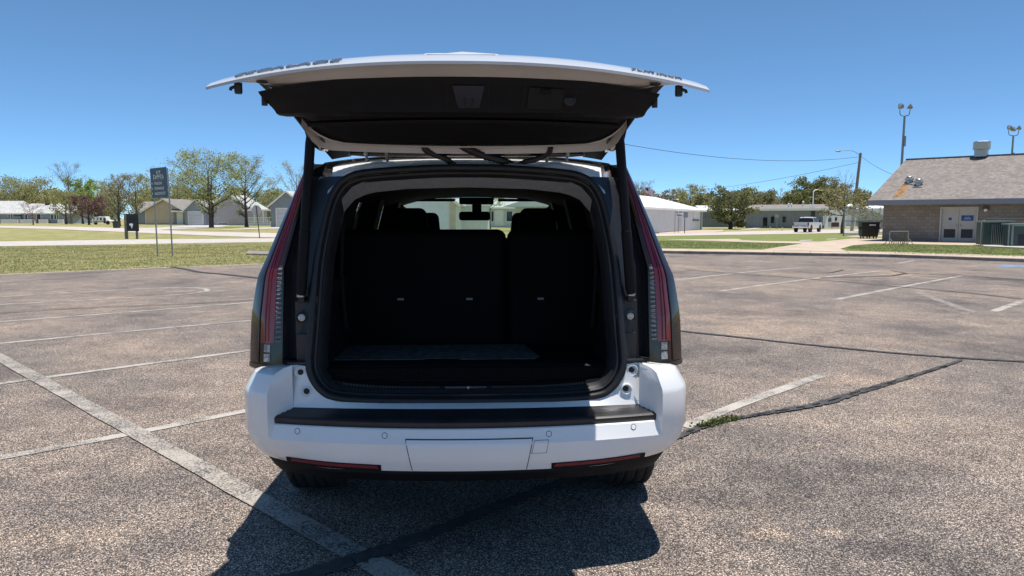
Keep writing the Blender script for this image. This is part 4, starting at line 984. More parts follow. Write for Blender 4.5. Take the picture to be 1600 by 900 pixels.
ptree('budding_tree', 'sparse budding tree showing beside the left tail lamp of the SUV', 462, 257, 46, 120, tr=.25, limbs=16, subs=8, twigs=6, leaves=1330, leaf=0.133, lm='lf_bud', bark='twig', seed=20, up=1.2)
ptree('budding_tree', 'sparse budding tree between the thin tree and the grey gabled garage', 418, 276, 44, 160, tr=.22, limbs=14, subs=8, leaves=1260, leaf=0.172, lm='lf_bud', bark='twig', seed=21, up=1.1)
ptree('round_tree', 'broad brown-olive tree above the left end of the grey roof', 30, 284, 78, 215, tr=.4, limbs=20, subs=9, leaves=4550, leaf=0.312, lm='lf_olive', seed=22, up=.9, crown_low=.1)
ptree('round_tree', 'hazy grey-green tree at the left edge of the picture', 4, 280, 44, 205, tr=.35, limbs=16, subs=9, leaves=1540, leaf=0.234, lm='lf_bud', bark='twig', seed=23, up=1.0)
ptree('budding_tree', 'low hazy tree between the bare tree and the brown upright tree', 158, 284, 40, 190, tr=.3, limbs=14, subs=8, leaves=1819, leaf=0.234, lm='lf_bud', bark='twig', seed=24, up=1.0)
# right side
ptree('juniper_tree', 'broad dark juniper with short trunk beside the picket fence', 1143, 292, 62, 108, tr=.35, limbs=22, subs=9, twigs=5, leaves=6300, leaf=0.234, lm='lf_dark', bark='bark_dark', seed=31, up=.35, fork=.16, crown_low=.12, z0=0)
ptree('pine_tree', 'sparse crooked pine hanging over the chain-link fence', 1320, 284, 62, 72, tr=.22, limbs=16, subs=8, twigs=5, leaves=1819, leaf=0.156, lm='lf_ever', bark='bark', seed=32, up=.25, fork=.45, z0=0, crown_low=.30)
ptree('bare_tree', 'leafless twiggy tree poking up beside the utility pole', 1322, 268, 34, 118, tr=.16, limbs=14, subs=7, twigs=5, leaves=84, leaf=0.094, lm='lf_brown', bark='twig', seed=33, up=1.6, z0=0)
ptree('evergreen_tree', 'large dark rounded evergreen behind the grey building', 1272, 283, 56, 175, tr=.4, limbs=20, subs=9, leaves=6300, leaf=0.328, lm='lf_dark', bark='bark_dark', seed=34, up=.8, z0=0, crown_low=.08)
ptree('evergreen_tree', 'dark evergreen left of the large one behind the grey building', 1244, 299, 38, 170, tr=.3, limbs=16, subs=8, leaves=3500, leaf=0.312, lm='lf_dark', bark='bark_dark', seed=35, up=.7, z0=0, crown_low=.08)
ptree('evergreen_tree', 'dark evergreen at the right of the large one, left of the utility pole', 1305, 288, 40, 172, tr=.3, limbs=16, subs=8, leaves=3500, leaf=0.312, lm='lf_ever', bark='bark_dark', seed=36, up=.7, z0=0, crown_low=.08)
ptree('evergreen_tree', 'green rounded tree just right of the juniper', 1186, 299, 40, 178, tr=.3, limbs=16, subs=8, leaves=3220, leaf=0.312, lm='lf_dark', bark='bark_dark', seed=37, up=.8, z0=0, crown_low=.08)
ptree('cedar_tree', 'slim dark cedar rising behind the white metal building', 1094, 296, 14, 170, tr=.2, limbs=22, subs=6, leaves=1819, leaf=0.250, lm='lf_dark', bark='bark_dark', seed=38, up=.5, z0=0, crown_low=.05)
ptree('cedar_tree', 'slim spruce to the right of the utility pole', 1347, 285, 18, 120, tr=.2, limbs=24, subs=6, leaves=1959, leaf=0.187, lm='lf_ever', bark='bark_dark', seed=39, up=.3, z0=0, crown_low=.05)
ptree('budding_tree', 'bare grey tree right of the SUV tail lamp, behind the flag', 1004, 284, 44, 150, tr=.3, limbs=16, subs=8, leaves=630, leaf=0.172, lm='lf_brown', bark='twig', seed=40, up=1.2, z0=0)
ptree('budding_tree', 'brown tree behind the middle of the white metal building', 1079, 292, 40, 185, tr=.3, limbs=16, subs=8, leaves=2520, leaf=0.273, lm='lf_olive', seed=41, up=.9, z0=0)
ptree('budding_tree', 'grey leafless tree between the rounded tree and the dark evergreens', 1216, 298, 34, 190, tr=.3, limbs=16, subs=8, leaves=1120, leaf=0.234, lm='lf_brown', bark='twig', seed=42, up=1.1, z0=0)
# far wood that reads as one mass
def wood(name, segs, seed, cols, dens):
    rs = np.random.RandomState(seed); P0 = []; V = []; Fc = []
    for px0, px1, top, Y, n in segs:
        for i in range(n):
            px = rs.uniform(px0, px1); Yy = Y + rs.uniform(-12, 25); tp = top + rs.uniform(-5, 9) + 5 * math.sin(px * .13)
            p = dist(px, tp, Yy); base = Z(p.x, Yy) if px < 700 else 0; h = p.z - base; w = h * rs.uniform(.25, .42)
            k = dens; ph = rs.uniform(0, 2 * math.pi, k); rr = w * np.sqrt(rs.uniform(0, 1, k)); zz = rs.beta(1.9, 1.5, k) * h
            rr = rr * np.sqrt(np.clip(1 - ((zz / h - .55) / .5) ** 2, .02, 1))
            P0.append(np.stack([p.x + rr * np.cos(ph), Yy + rr * np.sin(ph), base + zz], 1))
            for _ in range(7):
                b = len(V); x0 = p.x + rs.normal() * w * .2; x1 = p.x + rs.normal() * w * .5; zt = base + h * rs.uniform(.6, 1.02); d = .10
                V += [(x0 - d, Yy, base - .2), (x0 + d, Yy, base - .2), (x1 + .02, Yy + rs.normal() * .5, zt), (x1 - .02, Yy, zt)]; Fc.append((b, b + 1, b + 2, b + 3))
    o = leaf_mesh(name, np.concatenate(P0), .52, M[cols], None, rs); stuff(o); o['label'] = 'distant budding wood along the horizon'; 
    s2 = quick(name + '_trunks', V, Fc, M['twig']); stuff(s2); s2['label'] = 'bare trunks of the distant wood'
wood('far_wood', [(-80, 120, 296, 235, 26), (120, 330, 294, 240, 26), (330, 520, 298, 230, 24)], 5, 'lf_olive', 700)
wood('far_wood', [(960, 1120, 301, 215, 24), (1120, 1260, 304, 225, 20), (1260, 1420, 303, 215, 20)], 6, 'lf_brown', 750)
wood('far_wood', [(500, 960, 303, 240, 40), (-800, -80, 296, 235, 50), (1420, 2400, 300, 215, 50)], 8, 'lf_olive', 420)
def hedge(name, label, px0, px1, top, py, h_m=None, lm='lf_hedge', n=2200, leaf=.13, cat='bush', seed=1, depth=1.2):
    a, b = at(px0, py, None if px0 < 700 else 0), at(px1, py, None if px0 < 700 else 0); c = (a + b) / 2; Y = c.y; H = dist((px0 + px1) / 2, top, Y).z - c.z; w = (b - a).length
    rs = np.random.RandomState(seed); t = thing(name, label, cat, (c.x, c.y, c.z), math.atan2(b.y - a.y, b.x - a.x))
    k = max(1, int(w / (H * 1.1))); C = []
    for i in range(k):
        d = rs.normal(size=(n // k, 3)); d /= np.linalg.norm(d, axis=1)[:, None]; rr = rs.uniform(.7, 1.0, (n // k, 1)); C.append(d * rr * np.array([w / k * .62, depth * .6, H * .52]) + np.array([(i + .5) * w / k - w / 2, 0, H * .50]))
    leaf_mesh('foliage', np.concatenate(C), leaf, M[lm], t, rs)
    g = MB()
    for i in range(k * 3): x = -w / 2 + w * (i + .5) / (k * 3); g.tube([(x, 0, -.05), (x + rs.normal() * .1, rs.normal() * .1, H * .8)], [.03, .01], 4)
    stuff(g.build('stems', M['bark_dark'], t))
    return t
hedge('shrub', 'clipped yellow-green shrub against the long grey house', 76, 92, 343.5, 349, lm='lf_fresh', n=1800, leaf=.2, seed=2)
hedge('shrub', 'reddish shrub at the right end of the long grey house', 102, 110, 342, 349, lm='lf_purple', n=900, leaf=.18, seed=3)
hedge('shrub', 'dark green shrub between the juniper and the longer hedge', 1152, 1163, 345, 355.5, n=1500, seed=4)
hedge('hedge', 'clipped dark green hedge just right of the juniper', 1163.5, 1187, 345, 355.8, n=2600, cat='hedge', seed=5)
hedge('hedge', 'low hedge directly behind the parked pickup truck', 1224, 1246, 347.5, 356, n=2200, lm='lf_fresh', cat='hedge', seed=6)
hedge('shrub', 'reddish low shrub below the small windows of the grey building', 1200, 1222, 349.5, 356, n=1500, lm='lf_pink', seed=7, depth=.8)
hedge('hedge', 'grey-green hedge seen through the chain-link fence', 1342, 1378, 331, 362.5, n=5200, lm='lf_dark', leaf=.16, cat='hedge', seed=8, depth=2)

# ------------------------------------------------------------------ houses
M['tan_siding'] = mat('tan_siding', (0.64, 0.52, 0.39), 0.8, var=0.08, scale=2)
M['lilac_siding'] = mat('lilac_grey_siding', (0.46, 0.42, 0.42), 0.8, var=0.08, scale=2)
M['grey_siding'] = mat('grey_siding', (0.30, 0.32, 0.35), 0.8, var=0.08, scale=2)
M['pale_siding'] = mat('pale_siding', (0.80, 0.81, 0.78), 0.75, var=0.06, scale=2)
M['white_paint'] = mat('white_house_paint', (0.80, 0.79, 0.77), 0.6, var=0.05, scale=2)
M['offwhite'] = mat('offwhite_wall', (0.66, 0.66, 0.66), 0.7, var=0.06, scale=2)
M['garage_door'] = mat('pale_grey_door', (0.56, 0.56, 0.60), 0.7, var=0.05, scale=2)
M['stone_white'] = mat('pale_stone', (0.70, 0.66, 0.62), 0.9, var=0.2, scale=5, bump=0.4, bscale=9, bd=0.03)
M['win_glass'] = mat('dark_window_glass', (0.02, 0.022, 0.026), 0.06, var=0.3, scale=3)
def shingles(name, c, rust=False):
    T = NT(name); P = T.coord(); b = T.new('ShaderNodeTexBrick'); mp = T.new('ShaderNodeMapping'); mp.inputs['Scale'].default_value = (1, 1, 1); T.link(T.coord('UV') if False else P, mp.inputs['Vector']); 
    n1 = T.noise(9, 5, .7, P); n2 = T.noise(1.0, 4, .6, P); vo = T.new('ShaderNodeTexVoronoi'); vo.inputs['Scale'].default_value = 5.5; T.link(P, vo.inputs['Vector'])
    sp = T.new('ShaderNodeSeparateColor'); T.link(vo.outputs['Color'], sp.inputs[0]); T.n.remove(b); T.n.remove(mp)
    k = T.math('ADD', T.math('MULTIPLY', n1, .5), T.math('MULTIPLY', sp.outputs[0], .5))
    col = T.ramp(k, [(.25, tuple(v * .80 for v in c)), (.55, c), (.8, tuple(min(1, v * 1.18) for v in c))])
    col = T.mix(.5, col, T.ramp(n2, [(.3, (.78, .78, .78)), (.7, (1.2, 1.18, 1.15))]), 'MULTIPLY')
    T.link(col, T.b.inputs['Base Color']); T.set(Roughness=.95); T.b.inputs['Specular IOR Level'].default_value = .2; T.bump(sp.outputs[0], .4, .02); return T.m
M['roof_grey'] = shingles('light_grey_shingles', (.50, .50, .48)); M['roof_brown'] = shingles('brown_grey_shingles', (.26, .235, .215)); M['roof_block'] = shingles('weathered_shingles', (.255, .225, .205))
def win(parent, x, z, w, h, y=-.05, mull=0):
    g = MB(); f = .07
    for dx in (-1, 1): g.box((x + dx * (w / 2 + f / 2), y, z + h / 2), (f, .08, h + 2 * f))
    for dz in (0, 1): g.box((x, y, z + (h + f / 2 if dz else -f / 2)), (w, .08, f))
    for k in range(mull): g.box((x + w * ((k + 1) / (mull + 1) - .5), y, z + h / 2), (.05, .07, h))
    o = g.build('window', M['white_paint'], parent)
    g = MB(); g.box((x, y + .02, z + h / 2), (w, .02, h)); g.build('pane', M['win_glass'], o); return o
def door(parent, x, w, h, m, y=-.05, z=.05, knob=True):
    g = MB(); g.box((x, y, z + h / 2), (w, .06, h)); o = g.build('door', m, parent)
    g = MB()
    for dx in (-1, 1): g.box((x + dx * (w / 2 + .05), y, z + h / 2), (.10, .10, h + .1))
    g.box((x, y, z + h + .06), (w + .2, .10, .12)); g.build('door_frame', M['white_paint'], o)
    if knob: g = MB(); g.lathe([(.02, 0), (.04, -.05), (.001, -.07)], (x + w * .38, y - .03, z + h * .45), 8, 'Y'); g.build('door_knob', M['steel'], o)
    return o
def garage(parent, x, w, h, m, y=-.05):
    n = 4; first = None
    for i in range(n):
        g = MB(); g.box((x, y, h * (i + .5) / n), (w, .06, h / n - .025)); o = g.build('garage_door' if first is None else 'door_panel', m, parent if first is None else first, bevel=.01, seg=1); first = first or o
    g = MB()
    for dx in (-1, 1): g.box((x + dx * (w / 2 + .06), y, h / 2), (.12, .10, h + .1))
    g.box((x, y, h + .07), (w + .24, .10, .14)); g.build('door_frame', M['white_paint'], first)
def house(name, label, loc, rz, w, h, rise, depth, wm, rm, gable=True, over=.45, lap=.2, hip=0, back=.0, cat='house'):
    t = thing(name, label, cat, loc, rz)
    g = MB(); z = -.3; hw = w / 2
    def half_w(zz): return hw if zz <= h else max(0.01, hw * (1 - (zz - h) / rise))
    top = h + rise if gable else h
    while z < top - .02:                       # lap siding: every board leans out over the one below
        z1 = min(z + lap, top); a, b = half_w(z), half_w(z1)
        g.add([(-a, -.2 * lap, z), (a, -.2 * lap, z), (b, 0, z1), (-b, 0, z1)], [(0, 1, 2, 3)]); g.add([(-a, -.2 * lap, z), (a, -.2 * lap, z), (a, 0, z), (-a, 0, z)], [(3, 2, 1, 0)]); z = z1
    g.add([(-hw, 0, -.3), (-hw, depth, -.3), (-hw, depth, h), (-hw, 0, h)], [(0, 1, 2, 3)]); g.add([(hw, 0, -.3), (hw, depth, -.3), (hw, depth, h), (hw, 0, h)], [(3, 2, 1, 0)])
    bk = [(-hw, depth, -.3), (hw, depth, -.3), (hw, depth, h)] + ([(0, depth, h + rise)] if gable else []) + [(-hw, depth, h)]; g.add(bk, [tuple(range(len(bk)))])
    if not gable:
        for s in (-1, 1): g.add([(s * hw, 0, h), (s * hw, depth, h), (s * hw, depth / 2, h + rise)], [(0, 1, 2)]) if not hip else None
    g.build('wall', wm, t, fix=False)
    g = MB(); th = .14
    if gable:
        k = rise / hw
        for s in (-1, 1):
            e = hw + over; g.extrude([(0, -over, h + rise + .02), (s * e, -over, h - over * k + .02), (s * e, depth + over, h - over * k + .02), (0, depth + over, h + rise + .02)], (0, 0, th))
    else:
        r0 = -over; r1 = depth + over; e = hw + over; k = rise / (depth / 2)
        for ya, yb in ((r0, depth / 2), (r1, depth / 2)):
            xr = e - hip; g.extrude([(-e, ya, h - over * k + .02), (e, ya, h - over * k + .02), (xr, yb, h + rise + .02), (-xr, yb, h + rise + .02)], (0, 0, th))
        if hip:
            for s in (-1, 1): g.extrude([(s * e, r0, h - over * k + .02), (s * e, r1, h - over * k + .02), (s * (e - hip), depth / 2, h + rise + .02)], (0, 0, th))
    rf = g.build('roof', rm, t)
    g = MB()
    if gable:
        for s in (-1, 1): g.extrude([(0, -over - .03, h + rise + th * .9), (s * (hw + over), -over - .03, h - over * k + th * .9), (s * (hw + over), -over - .03, h - over * k - .10), (0, -over - .03, h + rise - .08)], (0, .05, 0))
    else: g.box((0, -over - .03, h - over * k + .07), (w + 2 * over, .05, .22))
    g.build('fascia', M['white_paint'], rf)
    return t
def hx(px, py, Y): return dist(px, py, Y).x
# long grey house on the far left (two roof heights)
Y = 166; x0 = hx(-70, 341, Y); x1 = hx(32, 341, Y); zb = Z(x1, Y)
t = house('grey_house', 'long grey house with taller hipped roof at the left edge of the picture', ((x0 + x1) / 2, Y, zb), 0, x1 - x0, 2.35, 2.6, 9, M['grey_siding'], M['roof_grey'], gable=False, hip=2.5)
def lx(px): return hx(px, 341, Y) - t.location.x
for px in (14.8, 18.8): win(t, lx(px), 1.0, .36, 1.0)
g = MB(); g.box((lx(28.5), -.05, 1.72), (1.8, .05, .22)); g.build('wall_vent', M['bark_dark'], t)
g = MB(); g.box((lx(19), -.9, .4), (lx(32) - lx(6), .5, .95)); g.build('planter_wall', M['stone_white'], t, bevel=.03)
x2 = hx(110, 341, Y); t = house('grey_house', 'lower right wing of the long grey house, behind the pink tree', ((x1 + x2) / 2 + .2, Y + .4, zb), 0, x2 - x1, 2.35, 2.0, 8, M['grey_siding'], M['roof_grey'], gable=False)
for px, w in ((39.5, .5), (80, .55), (85.5, .5), (88.6, .4)): win(t, lx(px), .9, w, 1.1)
door(t, lx(59.3), .85, 2.0, M['bark_dark'])
for a, b in ((33, 56.5), (62.5, 76), (92, 101)):
    g = MB(); g.box(((lx(a) + lx(b)) / 2, -.8, .4), (lx(b) - lx(a), .5, .95)); g.build('planter_wall', M['stone_white'], t, bevel=.03)
g = MB(); g.box((lx(59), 3.4, 4.45), (.9, .6, .5)); g.build('chimney', M['bark_dark'], t)
# tan gabled house
Y = 133; xc = hx(259, 341, Y); t = house('tan_house', 'tan sided house with white-trimmed gable behind the blue sign posts', (xc, Y, Z(xc, Y)), R(-6), 7.4, 2.55, 1.95, 9, M['tan_siding'], M['roof_brown'], over=.7)
def lx(px): return hx(px, 341, Y) - t.location.x
g = MB(); g.box((0, -.06, .05), (7.5, .1, .4)); g.build('foundation', M['conc'], t)
g = MB(); g.box((3.76, -.05, 1.2), (.12, .1, 2.6)); g.box((-3.76, -.05, 1.2), (.12, .1, 2.6)); g.build('corner_board', M['white_paint'], t)
Y = 138; xc = hx(240, 341, Y); t = house('tan_house', 'long low brown roof and wall behind the tan gabled house', (xc, Y + 1.5, Z(xc, Y)), 0, 8, 2.6, 1.6, 8, M['grey_siding'], M['roof_brown'], gable=False)
Y = 131; xc = hx(281, 341, Y); t = house('porch_house', 'shaded grey porch bay right of the tan gable', (xc, Y + 1.2, Z(xc, Y)), 0, 3.2, 2.4, 1.3, 7, M['grey_siding'], M['roof_brown'], gable=False, over=.5)
door(t, -.5, .9, 2.0, M['white_paint'])
g = MB(); g.tube([(-1.4, -1.6, 0), (-1.4, -1.6, 2.3)], .07, 6); g.tube([(1.3, -1.6, 0), (1.3, -1.6, 2.3)], .07, 6); g.box((0, -1.0, 2.3), (3.2, 1.6, .12)); g.build('porch_frame', M['garage_door'], t)
# lilac-grey house with garage door
Y = 121; xc = hx(306, 341, Y); t = house('grey_garage', 'grey garage bay with pale door, left of the tall green tree', (xc, Y, Z(xc, Y)), 0, 3.5, 2.5, 1.6, 8, M['grey_siding'], M['roof_grey'], over=.35)
garage(t, .0, 2.3, 2.15, M['garage_door'])
xc = hx(355, 341, Y); t = house('lilac_house', 'lilac-grey house with wide lap siding behind the two front trees', (xc, Y + .6, Z(xc, Y)), R(3), 7.6, 2.7, 2.25, 9, M['lilac_siding'], M['roof_grey'], over=.5, lap=.26)
win(t, -.9, .1, 1.5, .32, -.04); g = MB(); g.box((0, -.06, -.0), (7.7, .1, .3)); g.build('foundation', M['conc'], t)
Y = 116; xc = hx(404, 341, Y); t = thing('porch', 'white porch with posts and railing, behind the octagonal sign', 'porch', (xc, Y, Z(xc, Y)))
g = MB(); g.box((0, 1.0, .22), (4.2, 2.2, .45)); g.build('deck', M['offwhite'], t)
for x in (-1.95, -.6, .75, 2.0):
    g = MB(); g.box((x, 0, 1.25), (.15, .15, 2.0)); g.build('post', M['white_paint'], t)
g = MB(); g.box((0, .9, 2.42), (4.6, 2.6, .22)); g.build('porch_roof', M['white_paint'], t)
for z in (.62, 1.25): g = MB(); g.box((0, -.02, z), (4.0, .06, .08)); g.build('rail', M['white_paint'], t)
for i in range(26): g = MB() if i == 0 else g; g.box((-1.95 + i * .155, -.02, .92), (.04, .04, .60))
stuff(g.build('balusters', M['white_paint'], t))
g = MB(); g.extrude([(2.0, -.05, .45), (2.9, -.05, 0), (3.0, -.05, 0), (2.0, -.05, .6)], (0, .08, 0)); g.extrude([(2.0, -.05, 1.2), (2.9, -.05, .75), (2.9, -.05, .85), (2.0, -.05, 1.32)], (0, .08, 0)); g.build('stair_rail', M['white_paint'], t)
# grey gabled garage beside the SUV
Y = 96; xc = hx(449, 341, Y); t = house('grey_garage', 'grey gabled garage just left of the SUV tail lamp', (xc, Y, Z(xc, Y)), 0, 4.3, 2.8, 1.75, 8, M['grey_siding'], M['roof_grey'], over=.35, lap=.15)
garage(t, .1, 2.9, 2.35, M['garage_door'])
# houses straight ahead, seen through the windscreen
Y = 62; a, b = hx(600, 341, Y), hx(712, 341, Y)
t = house('pale_house', 'pale lap-sided house seen through the windscreen, left of the mirror', ((a + b) / 2, Y, .3), 0, b - a, 2.6, 2.2, 9, M['pale_siding'], M['roof_grey'], over=.4, lap=.21)
g = MB(); g.box(((b - a) / 2 - .25, -.08, 1.2), (.48, .12, 3.0)); g.build('corner_board', M['tan_siding'], t)
a, b = hx(715, 341, Y + 8), hx(762, 341, Y + 8)
t = house('pale_house', 'low pale sided wing directly behind the rear-view mirror', ((a + b) / 2, Y + 8, .4), 0, b - a, 2.5, 1.2, 6, M['pale_siding'], M['roof_grey'], gable=False, over=.3, lap=.2)
Y = 98; a, b = hx(758, 341, Y), hx(850, 341, Y)
t = house('grey_cottage', 'pale grey cottage with white door, seen through the windscreen right of the mirror', ((a + b) / 2, Y, .45), 0, b - a, 2.6, 1.6, 8, M['offwhite'], M['roof_grey'], gable=False, over=.5, lap=.2)
def lx(px): return hx(px, 341, Y) - t.location.x
door(t, lx(780), .95, 2.05, M['white_paint'], z=.1); win(t, lx(796), .75, .75, 1.3); win(t, lx(769.5), .75, .3, 1.3)
g = MB(); g.box((lx(780), -.05, 1.45), (.5, .03, .75)); g.build('door_pane', M['win_glass'], t)
ptree('front_yard_tree', 'slim dark trunk seen through the windscreen right of the mirror', 765.5, 300, 50, 84, tr=.13, limbs=8, subs=5, leaves=900, lm='lf_spring', bark='bark_dark', seed=51, fork=.5, crown_low=.5)

# ------------------------------------------------------------------ right-hand buildings
M['white_metal'] = mat('white_metal_cladding', (0.70, 0.71, 0.73), 0.55, var=0.05, scale=1)
M['white_roof'] = mat('white_metal_roof', (0.82, 0.82, 0.82), 0.5, var=0.04, scale=1)
M['blue_grey'] = mat('blue_grey_metal', (0.21, 0.225, 0.24), 0.6, var=0.06, scale=1)
def ribbed(g, p, q, z0, z1, pitch=.45, d=.04):
    """profiled sheet wall from p to q: flat pans with raised ribs"""
    e = (q - p); L = e.length; e.normalize(); nrm = Vector((e.y, -e.x, 0)); pts = []; n = int(L / pitch)
    for i in range(n):
        s = i * pitch
        for ds, o in ((0, 0), (pitch * .72, 0), (pitch * .78, d), (pitch * .94, d)): pts.append(p + e * (s + ds) + nrm * o)
    pts.append(q); g.grid([[(v.x, v.y, z0) for v in pts], [(v.x, v.y, z1) for v in pts]])
# white metal building: long wall running away to the right
A, B = at(985, 367.5, 0), at(1097, 358.8, 0); e = (B - A).normalized(); nb = Vector((-e.y, e.x, 0))
t = thing('metal_building', 'white metal-clad building with white roof right of the SUV', 'building', (0, 0, 0))
g = MB(); ribbed(g, A, B, 0, 2.75); ribbed(g, B, B + nb * 12, 0, 2.75); ribbed(g, B + nb * 12, A + nb * 12, 0, 2.75); ribbed(g, A + nb * 12, A, 0, 2.75); g.build('wall', M['white_metal'], t, fix=False)
g = MB(); o = -nb * .5; C0, C1, C2, C3 = A - e * 2 + o, B + e * .6 + o, B + e * .6 + nb * 12.5, A - e * 2 + nb * 12.5; r0, r1 = A - e * 2 + nb * 6, B - e * 3.0 + nb * 6
def v3(p, z): return (p.x, p.y, z)
g.add([v3(C0, 2.72), v3(C1, 2.72), v3(C2, 2.72), v3(C3, 2.72), v3(r0, 4.55), v3(r1, 4.55)], [(0, 1, 5, 4), (1, 2, 5), (2, 3, 4, 5), (3, 0, 4)])
g.add([v3(C0, 2.72), v3(C1, 2.72), v3(C1, 2.5), v3(C0, 2.5)], [(0, 1, 2, 3)]); g.add([v3(C1, 2.72), v3(C2, 2.72), v3(C2, 2.5), v3(C1, 2.5)], [(0, 1, 2, 3)]); g.build('roof', M['white_roof'], t, fix=False)
def wl_pt(A, e, px):
    """distance along wall line A + s e where the pixel column px meets it"""
    r = _ray(px, 341); kk = r[0] / r[1]; return (kk * A.y - A.x) / (e.x - kk * e.y)
def wall_box(parent, name, A, e, px0, px1, py0, py1, m, out=.05, th=.06, bevel=0):
    nb = Vector((-e.y, e.x, 0)); s0, s1 = wl_pt(A, e, px0), wl_pt(A, e, px1); c = A + e * ((s0 + s1) / 2)
    z0, z1 = dist(0, py1, c.y).z, dist(0, py0, c.y).z
    g = MB(); p = c - nb * out; g.box((p.x, p.y, (z0 + z1) / 2), (abs(s1 - s0), th, z1 - z0), rz=math.atan2(e.y, e.x)); return g.build(name, m, parent, bevel=bevel)
wall_box(t, 'door', A, e, 1059, 1064, 341, 361, M['garage_door'], .04); q = wall_box(t, 'window', A, e, 1083, 1092, 328, 342.5, M['white_paint'], .08, .12); wall_box(t, 'window_unit', A, e, 1082, 1090, 343, 345.5, M['blue_grey'], .14, .2)
wall_box(t, 'corner_trim', A, e, 1094.2, 1095.4, 327, 359, M['blue_grey'], .05)
# signs on posts in front of it
def post_sign(name, label, px, base, top, px0, px1, py0, py1, m, post='steel', rz=0, z=0, pr=.04, posts=None, cat='sign', marks=None, off=0):
    b = at(px, base, z); t = thing(name, label, cat, b, rz)
    for q in (posts or [px]):
        dx = (q - px) / F_PX * b.y; g = MB(); g.tube([(dx, 0, -.1), (dx, 0, dist(q, top, b.y).z - b.z)], pr, 8); g.build('post', M[post], t, smooth=60)
    xa, xb = [(v - px) / F_PX * b.y for v in (px0, px1)]; za, zb_ = dist(0, py1, b.y).z - b.z, dist(0, py0, b.y).z - b.z
    g = MB(); g.box(((xa + xb) / 2, -.06 + off, (za + zb_) / 2), (xb - xa, .03, zb_ - za)); p = g.build('panel', m, t, bevel=.008, seg=1)
    return t, p, xa, xb, za, zb_
t, p, xa, xb, za, zb_ = post_sign('notice_sign', 'white sign with dark print in front of the white metal building', 1054.3, 364, 329, 1055, 1067, 328.5, 338.5, M['white_paint'], posts=[1054.3, 1060])
for (fx0, fx1, fz0, fz1, mm) in ((.08, .24, .5, .82, 'bark_dark'), (.4, .9, .62, .82, 'blue_grey'), (.1, .9, .08, .2, 'red_lens'), (.1, .7, .3, .4, 'blue_grey')):
    g = MB(); g.box((lerp(xa, xb, (fx0 + fx1) / 2), -.08, lerp(za, zb_, (fz0 + fz1) / 2)), ((xb - xa) * (fx1 - fx0), .008, (zb_ - za) * (fz1 - fz0))); g.build('print', M[mm], p)
post_sign('square_sign', 'small dark grey sign back on a thin post by the white metal building', 1069.5, 365.2, 332, 1067, 1074, 331, 340, M['blue_grey'], post='bark_dark')
# flag on a pole behind it
Y = 112; x, H = xz(1008.5, 289, Y); H = dist(1008.5, 289, Y).z; t = thing('flag_pole', 'flag pole with small flag behind the white metal building', 'flag pole', (x, Y, 0))
g = MB(); g.tube([(0, 0, 0), (0, 0, H)], [.06, .03], 8); g.lathe([(.001, 0), (.07, .05), (.001, .1)], (0, 0, H), 8); g.build('pole', M['steel'], t, smooth=60)
M['flag_red'] = mat('flag_red', (.45, .03, .05), .8); M['flag_white'] = mat('flag_white', (.8, .78, .78), .8); M['flag_blue'] = mat('flag_blue', (.03, .04, .16), .8)
def fl(u, v): return (.05 + u * 1.05, .10 * math.sin(u * 6), H - .3 - v * .85 - u * .55)
for i in range(13):
    g = MB(); u0 = .42 if i < 7 else 0
    g.grid([[fl(lerp(u0, 1, k / 8), i / 13) for k in range(9)], [fl(lerp(u0, 1, k / 8), (i + 1) / 13) for k in range(9)]]); g.build('stripe', M['flag_red' if i % 2 == 0 else 'flag_white'], t)
g = MB(); g.grid([[fl(.42 * k / 4, 0) for k in range(5)], [fl(.42 * k / 4, 7 / 13) for k in range(5)]]); g.build('canton', M['flag_blue'], t)
# picket fence and grey shed behind it
a, b = at(1099, 354.6, 0), at(1176, 352.5, 0); t = thing('picket_fence', 'pale picket fence running behind the juniper', 'fence', a, math.atan2(b.y - a.y, b.x - a.x)); L = (b - a).length
for z in (.35, 1.0): g = MB(); g.box((L / 2, .04, z), (L, .05, .1)); g.build('rail', M['tan_siding'], t)
n = int(L / .32); g = MB()
for i in range(n): g.box((i * .32 + .1, 0, .68), (.17, .03, 1.3))
stuff(g.build('pickets', M['tan_siding'], t))
Y = 135; a = hx(1098, 341, Y); b = hx(1150, 341, Y); t = house('dark_shed', 'dark grey shed with white eave behind the picket fence', ((a + b) / 2, Y, 0), 0, b - a, 3.0, .8, 8, M['blue_grey'], M['white_roof'], gable=False, over=.4)
# long grey building with white fascia
Y = 122; A = Vector((hx(1165, 341, Y), Y, 0)); B = Vector((hx(1288, 341, 116), 116, 0)); e = (B - A).normalized(); nb = Vector((-e.y, e.x, 0))
t = thing('grey_building', 'long low grey building with white fascia behind the pickup truck', 'building', (0, 0, 0))
g = MB(); ribbed(g, A, B, 0, 3.0, .6, .05); g.build('wall', M['blue_grey'], t, fix=False)
g = MB(); ribbed(g, B, B + nb * 14, 0, 3.0, .6, .05); g.build('end_wall', M['offwhite'], t, fix=False)
D = B + (Vector((hx(1322, 341, 122), 122, 0)) - B); g = MB(); ribbed(g, B + Vector((.1, .1, 0)), D, 0, 2.95, .6, .03); g.build('side_wall', M['offwhite'], t, fix=False)
g = MB(); cc = (A + B) / 2; g.box((cc.x, cc.y - .35, 2.98), ((B - A).length + .8, .5, .34), rz=math.atan2(e.y, e.x)); g.build('fascia', M['white_roof'], t)
g = MB(); q = [A - e * .5, B + e * .5, B + e * .5 + nb * 13, A - e * .5 + nb * 13]; g.add([v3(p, 3.1) for p in q] + [v3((q[0] + q[3]) / 2, 3.9), v3((q[1] + q[2]) / 2, 3.9)], [(0, 1, 5, 4), (2, 3, 4, 5), (1, 2, 5), (3, 0, 4)]); g.build('roof', M['roof_brown'], t, fix=False)
